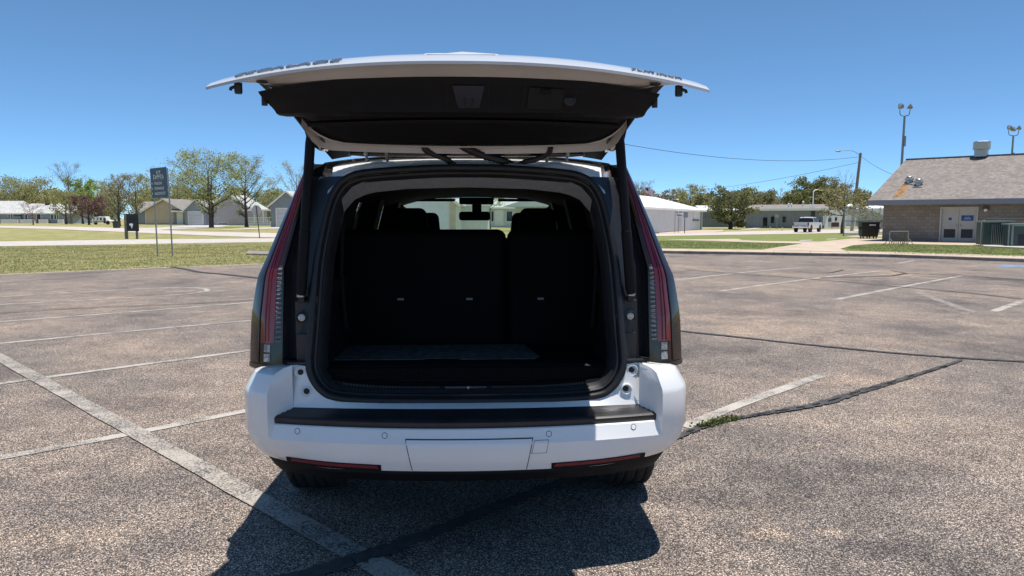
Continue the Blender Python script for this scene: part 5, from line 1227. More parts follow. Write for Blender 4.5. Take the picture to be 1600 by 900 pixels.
for p0, p1, t0, t1, nm in ((1192.5, 1199, 340, 353.6, 'door'), (1205, 1209.6, 338.5, 348.5, 'window'), (1223, 1227.6, 338.5, 347.5, 'window'), (1267, 1273, 329.5, 341, 'wall_panel')):
    q = wall_box(t, nm, A, e, p0, p1, t0, t1, M['win_glass'] if nm != 'wall_panel' else M['bark_dark'], .09)
for p0, p1, t0, t1 in ((1294, 1298, 340, 346.5), (1304.5, 1307, 339.5, 345), (1285, 1287.5, 337, 352)):
    wall_box(t, 'window', B, (D - B).normalized(), p0, p1, t0, t1, M['win_glass'] if p0 > 1290 else M['garage_door'], .09)
for px, tp in ((1232, 319.5), (1236.5, 319.8), (1254.5, 316.5)):
    b = dist(px, 326, 121); g = MB(); zt = dist(px, tp, 121).z; g.tube([(b.x, 121, 3.0), (b.x, 121, zt)], .09, 8); g.lathe([(.16, 0), (.16, .12), (.05, .2)], (b.x, 121, zt), 8); g.build('vent_pipe', M['white_paint'], t)
Y = 150; a = hx(1335, 341, Y); b = hx(1400, 341, Y); house('white_shed', 'white building with pale roof beyond the chain-link fence', ((a + b) / 2, Y, 0), 0, b - a, 3.4, 1.0, 9, M['white_metal'], M['white_roof'], gable=False, over=.3, cat='building')
post_sign('maroon_sign', 'low maroon board on short posts beyond the pickup', 1300, 357.5, 348, 1298.2, 1310.5, 347.5, 354.5, mat('maroon_board', (.10, .03, .045), .7), posts=[1300, 1309])

# ------------------------------------------------------------------ brown block building on the right
T = NT('brown_block_wall'); P = T.coord()
br = T.new('ShaderNodeTexBrick'); br.inputs['Scale'].default_value = 1.0; br.inputs['Brick Width'].default_value = .40; br.inputs['Row Height'].default_value = .20; br.inputs['Mortar Size'].default_value = .008
br.inputs['Color1'].default_value = (.215, .185, .155, 1); br.inputs['Color2'].default_value = (.27, .235, .20, 1); br.inputs['Mortar'].default_value = (.14, .12, .105, 1)
sx = T.new('ShaderNodeSeparateXYZ'); T.link(P, sx.inputs[0]); cb = T.new('ShaderNodeCombineXYZ'); T.link(sx.outputs[0], cb.inputs[0]); T.link(sx.outputs[2], cb.inputs[1]); T.link(cb.outputs[0], br.inputs['Vector'])
n1 = T.noise(14, 5, .7, P); n2 = T.noise(.8, 4, .6, P, (.3, 1, 2.5))
c = T.mix(.7, br.outputs['Color'], T.ramp(n1, [(.3, (.6, .6, .6)), (.7, (1.3, 1.3, 1.3))]), 'MULTIPLY'); c = T.mix(.6, c, T.ramp(n2, [(.3, (.75, .72, .72)), (.7, (1.2, 1.2, 1.2))]), 'MULTIPLY')
T.link(c, T.b.inputs['Base Color']); T.set(Roughness=.95); T.b.inputs['Specular IOR Level'].default_value = .15; T.bump(n1, .8, .02); M['block'] = T.m
M['fascia_grey'] = mat('grey_blue_fascia', (.20, .21, .26), .6, var=.06)
M['door_beige'] = mat('beige_metal_door', (.40, .385, .35), .5, var=.06)
M['louvre'] = mat('dark_door_louvre', (.006, .007, .012), .4)
M['sign_blue'] = mat('sign_blue', (.012, .055, .21), .4, var=.05); M['sign_white'] = mat('sign_white', (.78, .8, .82), .5, var=.03)
BA = at(1378, 377, RZ); BE = Vector((math.cos(R(-41)), math.sin(R(-41)), 0)); BN = Vector((-BE.y, BE.x, 0)); BANG = R(-41); BL = 24.0
BLD = thing('block_building', 'brown block building with weathered shingle roof and double doors at the right edge', 'building', BA, BANG)
def W(px, py):                          # wall coordinates (along, up) of a pixel on the front wall
    s = wl_pt(BA, BE, px); c = BA + BE * s; return s, dist(px, py, c.y).z - RZ
g = MB(); dz0, dz1 = W(1468.5, 378)[0], W(1528.5, 378)[0]; HW = W(1378, 318.5)[1]
g.box((dz0 / 2, 2.5, HW / 2 - .05), (dz0, 5, HW + .1)); g.box(((dz1 + BL) / 2, 2.5, HW / 2 - .05), (BL - dz1, 5, HW + .1)); dh = W(1498, 323)[1]
g.box(((dz0 + dz1) / 2, 2.5, (dh + HW) / 2), (dz1 - dz0, 5, HW - dh)); g.box((BL / 2, 8, HW / 2 - .05), (BL, 6, HW + .1)); g.build('wall', M['block'], BLD)
# roof: one slope towards the viewer, hipped back at the left end
ov = .75; ez = HW + .12; RW = 11.0; rz_ = HW + 3.05
hipx = -.1
g = MB(); th = .10
g.extrude([(-ov, -ov, ez), (BL, -ov, ez), (BL, RW / 2, rz_), (hipx, RW / 2, rz_)], (0, 0, th)); g.extrude([(BL, RW + ov, ez), (-ov, RW + ov, ez), (hipx, RW / 2, rz_), (BL, RW / 2, rz_)], (0, 0, th)); g.extrude([(-ov, RW + ov, ez), (-ov, -ov, ez), (hipx, RW / 2, rz_)], (0, 0, th))
RF = g.build('roof', M['roof_block'], BLD)
g = MB(); g.box(((BL - ov) / 2, -ov - .03, ez - .06), (BL + ov, .06, .30)); g.box((-ov - .03, RW / 2, ez - .06), (.06, RW + 2 * ov, .30)); g.build('fascia', M['fascia_grey'], RF)
g = MB(); g.box(((BL - ov) / 2, -ov / 2, ez - .16), (BL + ov, ov - .05, .04)); g.build('soffit', M['fascia_grey'], RF)
g = MB(); g.box(((BL + hipx) / 2, RW / 2, rz_ + th + .01), (BL - hipx, .3, .06)); g.build('ridge_cap', M['roof_brown'], RF)
def on_roof(px, py):                    # point of the front slope seen at a pixel, in building coordinates
    r = Vector(_ray(px, py)); M_ = Matrix.Rotation(-BANG, 3, 'Z'); o = M_ @ (Vector((0, 0, EYE)) - BA); d = M_ @ r
    k = (rz_ - ez) / (RW / 2 + ov); # z = ez + th + k (y + ov)
    tt = (ez + th + k * (o.y + ov) - o.z) / (d.z - k * d.y); return o + d * tt
for px, py in ((1420.5, 283), (1435, 287)):          # two mushroom vents
    p = on_roof(px, py + 3); g = MB(); g.lathe([(.15, -.2), (.15, .16), (.27, .18), (.27, .30), (.16, .33), (.20, .39), (.15, .44), (.001, .46)], p, 16); v = g.build('roof_vent', M['steel'], BLD, smooth=40)
    g = MB(); g.box(p + Vector((0, -.05, .02)), (.55, .55, .03), rx=math.atan((rz_ - ez) / (RW / 2 + ov))); g.build('flashing', M['steel'], v)
# rust run-off below the left vent
M['rust'] = mat('rust_stain', (.30, .165, .075), .95, var=.5, scale=4)
g = MB(); q = [on_roof(*p) for p in ((1411, 287), (1421, 287), (1412, 306), (1394, 309))]; g.add([p + Vector((0, 0, .006)) for p in q], [(0, 1, 2, 3)]); g.build('rust_stain', M['rust'], RF, fix=False)
p = on_roof(1533, 245); g = MB(); g.box(p + Vector((0, .0, .28)), (.70, .70, .55)); ef = g.build('exhaust_curb', M['steel'], BLD)
g = MB(); g.lathe([(.34, .42), (.48, .46), (.50, .52), (.50, .96), (.47, .99), (.001, 1.0)], p, 10); g.build('exhaust_fan', M['steel'], ef, smooth=20)
# double doors
dm = (dz0 + dz1) / 2; db = 0.02
g = MB(); f_ = .10
for x in (dz0 + f_ / 2, dz1 - f_ / 2): g.box((x, .02, dh / 2), (f_, .16, dh))
g.box((dm, .02, dh - f_ / 2), (dz1 - dz0 - 2 * f_, .16, f_)); DF = g.build('door_frame', M['door_beige'], BLD)
for s in (-1, 1):
    w = (dz1 - dz0) / 2 - f_ - .012; xc = dm + s * (w / 2 + .008)
    g = MB(); g.box((xc, .06, (dh - f_) / 2 + db), (w, .05, dh - f_ - 2 * db)); d = g.build('door', M['door_beige'], BLD)
    z0, z1 = W(1490, 371.5)[1], W(1490, 358)[1]
    g = MB(); g.box((xc, .045, (z0 + z1) / 2), (w * .68, .03, z1 - z0)); lv = g.build('louvre', M['louvre'], d)
    for i in range(7): g = MB(); g.box((xc, .026, lerp(z0, z1, (i + .5) / 7)), (w * .68, .02, .016)); g.build('slat', M['louvre'], lv)
    g = MB(); zc = W(1498, 353)[1]; g.box((dm + s * .10, .022, zc), (.07, .03, .22)); g.tube([(dm + s * .10, .0, zc - .08), (dm + s * .10, -.03, zc - .06), (dm + s * .10, -.03, zc + .06), (dm + s * .10, .0, zc + .08)], .012, 6); g.build('door_handle', M['steel'], d)
def plate(px0, px1, py0, py1, name):
    a, z1 = W(px0, py0); b, z0 = W(px1, py1); g = MB(); g.box(((a + b) / 2, .028, (z0 + z1) / 2), (b - a, .012, z1 - z0)); return g.build(name, M['sign_blue'], BLD), a, b, z0, z1
s_, a, b, z0, z1 = plate(1502, 1521, 336.5, 345, 'door_sign')
for fz, f0, f1, k in ((.62, .30, .72, 6), (.36, .22, .80, 10)):      # two short lines of white print
    g = MB()
    for i in range(k):
        x = lerp(a, b, lerp(f0, f1, (i + .5) / k)); w = (b - a) * (f1 - f0) / k * .7; hh = (z1 - z0) * .17
        g.box((x - w * .4, .02, lerp(z0, z1, fz)), (w * .25, .004, hh)); g.box((x + w * .2, .02, lerp(z0, z1, fz) + hh * .25 * (1 if i % 2 else -1)), (w * .6, .004, hh * .28))
    stuff(g.build('print', M['sign_white'], s_))
plate(1482.3, 1487, 340, 344, 'small_door_sign')
a, z = W(1540, 325); g = MB(); g.box((a, -.10, z), (.30, .2, .16)); lg = g.build('wall_light', M['bark_dark'], BLD, bevel=.02); g = MB(); g.lathe([(.10, .06), (.09, -.06), (.05, -.09), (.001, -.1)], (a, -.16, z - .12), 12); g.build('light_lens', M['offwhite'], lg, smooth=50)
# green cabinets (transformer / condenser) on a slab in front of the wall
M['green_cab'] = mat('dark_green_cabinet', (.035, .060, .055), .5, var=.1, scale=3); M['cab_trim'] = mat('pale_green_trim', (.20, .235, .215), .5, var=.08, scale=3)
def cabinet(label, px0, px1, top, base, depth, slats, name='condenser_cabinet'):
    p = at((px0 + px1) / 2, base, RZ + .06); w = (px1 - px0) / F_PX * p.y; H = dist(px0, top, p.y).z - RZ - .06
    t = thing(name, label, 'utility cabinet', p + Vector((0, depth / 2, 0)), R(-12))
    g = MB(); g.box((0, 0, H / 2), (w, depth, H - .02)); g.build('casing', M['green_cab'], t, bevel=.03)
    g = MB(); g.box((0, 0, H + .02), (w + .14, depth + .14, .09)); g.build('lid', M['cab_trim'], t, bevel=.015)
    x0, x1 = -w * .22, w * .40; y = -depth / 2 - .02
    if slats:
        g = MB(); g.box(((x0 + x1) / 2, y + .012, H * .47), (x1 - x0, .02, H * .84)); gr = g.build('grille_back', M['louvre'], t)
        for i in range(slats):
            g = MB(); g.box((lerp(x0, x1, i / (slats - 1)), y - .008, H * .47), (.035, .03, H * .86)); g.build('slat', M['cab_trim'], gr)
    else:
        g = MB(); g.box((-w * .5 + .05, y, H * .5), (.09, .03, H * .94)); g.box((0, y, H * .96), (w * .9, .03, .07)); g.build('edge_trim', M['cab_trim'], t)
        g = MB(); g.box((.05, y + .008, H * .30), (w * .72, .02, H * .5)); g.build('access_panel', M['louvre'], t)
    g = MB(); g.tube([(-w / 2 - .12, y, 0), (-w / 2 - .12, y, H * 1.02), (-w / 2 + .02, y, H * 1.06)], .03, 8); g.build('conduit', M['cab_trim'], t, smooth=60)
    return t
struct(slab('pad', [(1536, 384.2), (1720, 392), (1720, 383), (1540, 379)], M['conc'], RZ - .02, RZ + .06))
cabinet('dark green louvred cabinet with vertical slats beside the double doors', 1541, 1582, 347, 382.6, 1.0, 11)
cabinet('plain dark green cabinet at the right edge of the picture', 1586, 1650, 351, 384.5, 1.0, 0)
a, z = W(1538, 341); g = MB(); rr = W(1600, 341)[0]
t = thing('guard_rail', 'pale pipe rail behind the green cabinets', 'rail', BA - BN * .5, BANG); g.tube([(a, 0, 0), (a, 0, z - .15), (a + .15, 0, z), (rr + 4, 0, z)], .035, 8); g.build('pipe', M['cab_trim'], t, smooth=60)

# ------------------------------------------------------------------ street furniture, poles, vehicles on the right
M['dumpster'] = mat('black_green_steel', (.006, .009, .010), .6, var=.3, scale=4, bump=.2, bscale=20)
p = at(1363, 373.5, RZ); w = 26 / F_PX * p.y; H = dist(0, 346, p.y).z - RZ
t = thing('dumpster', 'black wheeled dumpster at the left corner of the block building', 'dumpster', p + Vector((0, .6, 0)), R(-14))
g = MB(); z0, z1 = .17, H - .08; b = [(-w * .44, -.50), (w * .44, -.50), (w * .44, .5), (-w * .44, .5)]; u = [(-w * .5, -.62), (w * .5, -.62), (w * .5, .6), (-w * .5, .6)]
g.add([(x, y, z0) for x, y in b] + [(x, y, z1) for x, y in u], [(3, 2, 1, 0), (4, 5, 6, 7), (0, 1, 5, 4), (1, 2, 6, 5), (2, 3, 7, 6), (3, 0, 4, 7)])
g.build('bin', M['dumpster'], t, bevel=.02)
for s in (-1, 1): g = MB(); g.box((s * w * .26, -.03, H - .045), (w * .51, 1.34, .06), rx=R(2)); g.build('lid', M['dumpster'], t, bevel=.015)
g = MB(); g.box((w * .10, -.615, H * .80), (w * .36, .012, H * .08), rx=R(8)); g.build('sticker', M['garage_door'], t)
for x in (-w * .36, 0, w * .36):
    g = MB(); g.lathe([(.08, -.03), (.08, .03)], (x, -.40, .08), 12, 'X'); g.box((x, -.40, .14), (.06, .1, .08)); g.build('caster', M['tyre'], t)
    g = MB(); g.lathe([(.08, -.03), (.08, .03)], (x, .40, .08), 12, 'X'); g.box((x, .40, .14), (.06, .1, .08)); g.build('caster', M['tyre'], t)
for s in (-1, 1): g = MB(); g.box((s * w * .53, -.1, H * .62), (.10, .5, .12)); g.build('lift_sleeve', M['dumpster'], t)
# bike rack
p = at(1404, 384.5, RZ); L = 1.3; t = thing('bike_rack', 'small rusty steel bike rack on the grass in front of the block building', 'bike rack', p, R(20)); hh = .78
g = MB()
for x in (-L / 2, L / 2): g.tube([(x, 0, 0), (x, 0, hh)], .022, 8)
g.tube([(-L / 2, 0, hh), (L / 2, 0, hh)], .022, 8); g.tube([(-L / 2, 0, .12), (L / 2, 0, .12)], .018, 8); g.build('frame', M['steel'], t, smooth=60)
M['rust_steel'] = mat('rusty_steel', (.20, .13, .09), .7, var=.3, scale=10)
for i in range(9): x = -L / 2 + L * (i + 1) / 10; g = MB(); g.tube([(x, 0, .12), (x, 0, hh)], .02, 6); g.build('bar', M['rust_steel'], t, smooth=60)
for x in (-L / 2, L / 2):
    for s in (-1, 1): g = MB(); g.tube([(x, 0, .42), (x, s * .45, 0)], .018, 6); g.build('leg', M['rust_steel'], t, smooth=60)
# chain-link fence: posts, rails and a real diamond mesh
fa = at(1318, 368.5, RZ); fb = at(1385, 363.8, RZ); e = (fb - fa); L = e.length; H = dist(0, 323, fa.y).z - RZ
t = thing('chain_link_fence', 'grey chain-link fence between the pickup and the block building', 'fence', fa, math.atan2(e.y, e.x))
M['galv'] = mat('galvanised_steel', (.27, .275, .285), .5, metal=.5, var=.15, scale=8)
for i, f in enumerate((0, .31, .60, .80, 1.0)): g = MB(); g.tube([(L * f, 0, 0), (L * f, 0, H + (.15 if i > 2 else 0))], .055 if i == 0 else .04, 8); g.build('post', M['galv'], t, smooth=60)
for z in (.08, H * .53, H): g = MB(); g.tube([(0, 0, z), (L, 0, z)], .025, 6); g.build('rail', M['galv'], t, smooth=60)
g = MB(); sp_ = .22; r_ = .004; n = int((L + H) / sp_)
for i in range(n):
    for d in (-1, 1):
        x0 = i * sp_ - (H if d > 0 else 0); x1 = x0 + d * H if d > 0 else x0 - H
        z0_, z1_ = 0, H; xa, xb = x0, (x0 + H if d > 0 else x0 - H)
        def clip(xa, za, xb, zb):
            if xa == xb: return None
            pts = []
            for (x, z), (x2, z2) in (((xa, za), (xb, zb)), ((xb, zb), (xa, za))):
                if x < 0: f = (0 - x) / (x2 - x); x, z = 0, z + (z2 - z) * f
                elif x > L: f = (L - x) / (x2 - x); x, z = L, z + (z2 - z) * f
                pts.append((x, z))
            return pts if all(-.01 <= q[1] <= H + .01 for q in pts) and abs(pts[0][0] - pts[1][0]) > .02 else None
        q = clip(xa, 0, xb, H)
        if q: g.tube([(q[0][0], 0, q[0][1]), (q[1][0], 0, q[1][1])], r_, 3, cap=False)
stuff(g.build('wire_mesh', M['galv'], t, fix=False))
# utility pole with street lamp and wires
Y = 92; pb = dist(1329.5, 341, Y); x0 = pb.x; xt = dist(1337.5, 240, Y); lean = 0
t = thing('utility_pole', 'tall weathered wooden utility pole with a street lamp arm to the left', 'utility pole', (dist(1336.5, 341, Y).x + .25, Y, 0)); H = dist(0, 239, Y).z
M['pole_wood'] = mat('weathered_pole_wood', (.20, .165, .135), .9, var=.3, scale=5, bump=.5, bscale=10, bd=.03)
g = MB(); g.tube([(-.65, 0, -.2), (-.3, 0, H * .5), (.05, 0, H)], [.21, .18, .15], 12); g.build('pole', M['pole_wood'], t, smooth=50)
arm = catmull([(-.05, 0, H - .35), (-.6, 0, H + .1), (-1.4, 0, H + .3), (-2.5, -.05, H + .25)], 6); g = MB(); g.tube(arm, .035, 8); A_ = g.build('lamp_arm', M['galv'], t, smooth=60)
g = MB(); g.lathe([(.02, .12), (.10, .08), (.13, .0), (.10, -.08), (.001, -.09)], (-2.75, -.05, H + .20), 12); g.v = [(-2.75 + (x + 2.75) * 2.6, y, z) for x, y, z in g.v]; g.build('lamp_head', M['galv'], A_, smooth=60)
M['wire'] = mat('wire', (.05, .055, .065), .6)
def wire(a, b, sag, label, r=.022):
    P_ = [a.lerp(b, i / 30) - Vector((0, 0, sag * 4 * (i / 30) * (1 - i / 30))) for i in range(31)]; g = MB(); g.tube(P_, r, 4); tag(g.build('overhead_wire', M['wire'], None, smooth=60), label, 'wire', 'overhead wires')
top = Vector((t.location.x + .05, Y, H))
wire(dist(958, 222, 62), top - Vector((0, 0, .45)), .95, 'upper overhead wire from behind the SUV to the utility pole')
wire(dist(1020, 300, 150), top - Vector((0, 0, 1.1)), .9, 'lower faint overhead wire running to the utility pole')
wire(top - Vector((0, 0, .35)), dist(1440, 285, 70), .5, 'overhead wire from the utility pole down behind the block building roof')
# floodlight masts behind the block building
def mast(label, px, top, Y, heads, hpx=0):
    b = dist(px, 341, Y); H = dist(px, top, Y).z; t = thing('floodlight_mast', label, 'floodlight', (b.x - .05, Y, 0))
    g = MB(); g.tube([(-.12, 0, 0), (0, 0, H)], [.14, .09], 10); g.build('mast', M['galv'], t, smooth=60); sp2 = 16 / F_PX * Y / 2
    g = MB(); g.tube(catmull([(-sp2, 0, H + .55), (-sp2 * .8, 0, H + .08), (0, 0, H), (sp2 * .8, 0, H + .08), (sp2, 0, H + .55)], 6), .04, 8); g.build('cross_arm', M['galv'], t, smooth=60)
    for x, rz in heads:
        q = Vector((x * sp2, -.05, H + .75 if x else H + .6)); g = MB(); g.lathe([(.08, -.19), (.15, -.08), (.25, .14), (.27, .18), (.22, .20), (.001, .18)], (0, 0, 0), 14, 'Y')
        Mx = Matrix.Rotation(rz, 3, 'Z') @ Matrix.Rotation(R(35), 3, 'X'); g.v = [tuple(q + Mx @ Vector(v)) for v in g.v]; g.build('lamp_head', M['galv'], t, smooth=40)
    g = MB(); g.box((.07, -.1, H - 2.2), (.16, .12, .9)); g.build('junction_box', M['galv'], t)
mast('taller floodlight mast with two lamp heads left of the roof ridge', 1406.5, 181, 66, ((-1, R(-60)), (1, R(70))))
mast('shorter floodlight mast with three lamp heads at the far right', 1576, 212, 78, ((-1, R(-60)), (0, R(20)), (1, R(70))))
# white lamp post and cobra lamp
Y = 118; b = dist(1269.5, 341, Y); H = dist(1269.5, 300, Y).z; t = thing('lamp_post', 'slim pale lamp post behind the grey building', 'lamp post', (b.x, Y, 0)); g = MB(); g.tube([(0, 0, 0), (0, 0, H), (.15, 0, H + .25), (.45, 0, H + .35)], .09, 8); g.build('post', M['white_paint'], t, smooth=60); g = MB(); g.lathe([(.10, .1), (.2, 0), (.001, -.05)], (.5, 0, H + .32), 10); g.build('lamp_head', M['white_paint'], t, smooth=60)
Y = 120; b = dist(1049, 341, Y); H = dist(1049, 314, Y).z; t = thing('lamp_post', 'small street lamp arm above the white metal roof', 'lamp post', (b.x, Y, 0)); g = MB(); g.tube([(0, 0, 0), (0, 0, H), (.3, 0, H + .2), (.7, 0, H + .28)], .05, 8); g.build('post', M['galv'], t, smooth=60); g = MB(); g.lathe([(.05, .08), (.14, 0), (.001, -.08)], (0, 0, 0), 10); g.v = [(.9 + x * 2, y, H + .25 + z) for x, y, z in g.v]; g.build('lamp_head', M['white_paint'], t, smooth=60)
def octagon(label, px, base, cy, rpx, m, post, z=None, lean=0, parts=None):
    b = at(px, base, z); t = thing('stop_sign', label, 'stop sign', b); zc = dist(px, cy, b.y).z - b.z; r = rpx / F_PX * b.y; dx = lean
    g = MB(); g.tube([(0, 0, -.1), (dx, 0, zc + r * .9)], .035, 6); g.build('post', M[post], t, smooth=60)
    g = MB(); g.extrude([(dx + r * math.cos(R(22.5 + 45 * k)), .05, zc + r * math.sin(R(22.5 + 45 * k))) for k in range(8)], (0, .012, 0)); g.build('plate', M[m], t)
M['alu'] = mat('bare_aluminium', (.40, .39, .40), .7, metal=.1, var=.05)
octagon('bare back of a stop sign on a dark post left of the SUV', 406, 372, 328.6, 8.2, 'alu', 'bark_dark', lean=-.21)
octagon('small pale back of a stop sign in front of the grey building', 1213.2, 358, 337.5, 3.1, 'alu', 'galv', z=0)
for i, px in enumerate((1203.3, 1222)):
    b = at(px, 361, 0); g = MB(); g.tube([(0, 0, 0), (0, 0, .52)], .06, 8); o = g.build('marker_post', M['tan_siding'], None, smooth=60); o.location = b; tag(o, ('left' if i == 0 else 'right') + ' one of two short pale posts by the road beyond the lawn', 'post', 'short marker posts')
# pickup truck, seen from its rear right
M['silver'] = mat('silver_grey_paint', (.52, .53, .56), .3, var=.05, coat=.6)
p = at(1268, 363.2, 0); t = thing('pickup_truck', 'silver-grey crew cab pickup truck parked on the far road', 'pickup', (p.x, p.y + 1.2, .025), R(-38)); PS = .93
def PT(v): return tuple(c * PS for c in v)
def pgrid(rows, name, m, parent=None, smooth=35): g = MB(); g.grid([[PT(v) for v in r] for r in rows]); return g.build(name, m, parent or t, smooth=smooth)
prof_b = [(-2.75, .62), (-2.78, 1.22), (-.75, 1.24), (-.75, 1.22), (2.0, 1.20), (2.85, 1.12), (2.95, .85), (2.9, .5)]     # (y, z) body outline, front at +y
def archz(y):
    z = .48
    for a in (-1.75, 1.85):
        if abs(y - a) < .48: z = max(z, math.sqrt(.48 ** 2 - (y - a) ** 2) + .45)
    return z
ysP = [-2.75 + i * .08 for i in range(72)]
for s in (-1, 1): pgrid([[(s * (.97 if y < 2.4 else .97 - .12 * (y - 2.4)), y, lerp(archz(y), 1.22 - (.08 * sstep((y - 1.6) / 1.2)), k / 5)) for k in range(6)] for y in ysP], 'body_side', M['silver'])
pgrid([[(x, -2.75, z) for x in (-.97, -.5, 0, .5, .97)] for z in (.62, .9, 1.22)], 'tailgate', M['silver'])
pgrid([[(x, y, 1.22 - (.08 * sstep((y - 1.6) / 1.2)) + .05 * (1 - x * x)) for x in (-.97, -.5, 0, .5, .97)] for y in (1.45, 2.0, 2.6, 2.93)], 'bonnet', M['silver'])
pgrid([[(x, 2.93, z) for x in (-.88, 0, .88)] for z in (.5, 1.1)], 'front_end', M['gloss_black'])
pgrid([[(x, y, .85) for x in (-.85, .85)] for y in (-2.7, -.75)], 'bed_floor', M['trim_in']); 
for s in (-1, 1): pgrid([[(s * .86, y, z) for z in (.85, 1.23)] for y in (-2.7, -.75)], 'bed_liner', M['trim_in']); pgrid([[(s * x, y, 1.235) for x in (.86, .97)] for y in (-2.75, -.75)], 'bed_rail', M['silver'])
cab = [(-.75, 1.22, .93), (-.62, 1.72, .76), (-.45, 1.83, .72), (.70, 1.83, .72), (.95, 1.75, .74), (1.60, 1.24, .90)]
pgrid([[(x * w, y, z + .03 * (1 - x * x)) for x in (-1, -.5, 0, .5, 1)] for y, z, w in cab[1:5]], 'cab_roof', M['silver'])
pgrid([[(x * w, y, z) for x in (-1, 0, 1)] for y, z, w in cab[:2]], 'rear_window', M['win_glass']); pgrid([[(x * w, y, z) for x in (-1, 0, 1)] for y, z, w in cab[4:]], 'windscreen', M['win_glass'])
for s in (-1, 1):
    g = MB(); out = [PT((s * w, y, z)) for y, z, w in cab]; g.add(out, [tuple(range(6))]); g.build('cab_side', M['silver'], t, fix=False)
    for y0, y1, y0t, y1t in ((-.60, .30, -.45, .30), (.42, 1.38, .42, .86)):
        g = MB(); g.add([PT((s * .935, y0, 1.26)), PT((s * .935, y1, 1.26)), PT((s * .768, y1t, 1.74)), PT((s * .768, y0t, 1.74))], [(0, 1, 2, 3)]); g.build('side_window', M['win_glass'], t, fix=False)
    g = MB(); g.box(PT((s * 1.10, 1.25, 1.30)), PT((.22, .12, .22))); g.build('door_mirror', M['gloss_black'], t, bevel=.02)
    g = MB(); g.box(PT((s * .90, -2.77, 1.0)), PT((.16, .06, .34))); g.build('tail_light', M['red_lens'], t)
    for y in (-1.75, 1.85):
        g = MB(); g.lathe([(.24 * PS, -.13), (.40 * PS, -.13), (.41 * PS, 0), (.40 * PS, .13), (.24 * PS, .13)], PT((s * .84, y, .41)), 20, 'X'); wv = g.build('wheel', M['tyre'], t, smooth=40)
        g = MB(); g.lathe([(.25 * PS, -.1), (.25 * PS, .1), (.2 * PS, .08), (.05, .10), (.001, .10)], PT((s * .84, y, .41)), 16, 'X'); g.v = [((2 * PT((s * .84, 0, 0))[0] - x) if s < 0 else x, y_, z_) for x, y_, z_ in g.v]; g.build('rim', M['chrome'], wv, smooth=40)
g = MB(); g.box(PT((0, -2.86, .62)), PT((1.9, .16, .18))); g.build('rear_bumper', M['chrome'], t, bevel=.02); g = MB(); g.box(PT((0, -2.95, .66)), PT((.32, .02, .14))); g.build('number_plate', M['sign_white'], t); g = MB(); g.box(PT((0, 0, .55)), PT((1.5, 5.2, .2))); g.build('chassis', M['trim_in'], t)

# ------------------------------------------------------------------ left side: signs, bin, camper
M['navy'] = mat('navy_sign_panel', (.018, .030, .066), .45, var=.08, scale=2)
a, b = at(246.5, 399, 0), at(267, 400.6, 0); b = a + (b - a).normalized() * 1.0 if False else b
b = Vector((b.x, a.y - 1.0, 0)); b.x = dist(267, 341, b.y).x
e = (b - a); L = e.length; t = thing('direction_sign', 'tall navy direction sign on two steel posts in the grass', 'sign', a, math.atan2(e.y, e.x)); zt = dist(238, 263, a.y).z; zb0 = dist(240, 309, a.y).z
for x, k in ((0.0, -.20), (L, -.14)): g = MB(); g.tube([(x, 0, -.1), (x + k * .4, 0, zb0), (x + k, 0, zt - .05)], .032, 8); g.build('post', M['galv'], t, smooth=60)
SK = -.12
g = MB(); x0, x1 = -.22, L - .08; ytk = -.05; g.add([(x0, ytk, zb0), (x1, ytk, zb0 - .02), (x1 - .08, ytk, zt), (x0 - .08, ytk, zt), (x0, ytk + .02, zb0), (x1, ytk + .02, zb0 - .02), (x1 - .08, ytk + .02, zt), (x0 - .08, ytk + .02, zt)], [(0, 1, 2, 3), (7, 6, 5, 4), (0, 4, 5, 1), (1, 5, 6, 2), (2, 6, 7, 3), (3, 7, 4, 0)]); pn = g.build('panel', M['navy'], t)
def bars(z, hgt, f0, f1, n, seed, th=.25):
    r = random.Random(seed); g = MB(); wq = (f1 - f0) * (x1 - x0) / n
    for i in range(n):
        xx = lerp(x0, x1, f0) - .04 + (i + .5) * wq
        g.box((xx - wq * .25, ytk - .006, z), (wq * .2, .006, hgt))
        for d in r.sample((-.4, 0, .4), 2): g.box((xx + wq * .08, ytk - .006, z + hgt * d), (wq * .5, .006, hgt * .2))
    stuff(g.build('print', M['sign_white'], pn))
hgt_ = zt - zb0
bars(zt - hgt_ * .30, hgt_ * .13, .16, .84, 6, 1); bars(zt - hgt_ * .40, .012, .16, .84, 3, 2); bars(zt - hgt_ * .15, hgt_ * .09, .38, .66, 2, 3)
for i, (z, f1, n) in enumerate(((.52, .72, 9), (.69, .84, 11), (.86, .90, 12))):
    bars(zt - hgt_ * z, hgt_ * .085, .24, f1, n, 5 + i); g = MB(); zc = zt - hgt_ * z; g.extrude([(x0 + .10, ytk - .008, zc + .05), (x0 + .04, ytk - .008, zc - .0), (x0 + .085, ytk - .008, zc), (x0 + .085, ytk - .008, zc - .06), (x0 + .115, ytk - .008, zc - .06), (x0 + .115, ytk - .008, zc), (x0 + .16, ytk - .008, zc)], (0, .006, 0)); g.build('arrow', M['sign_white'], pn)
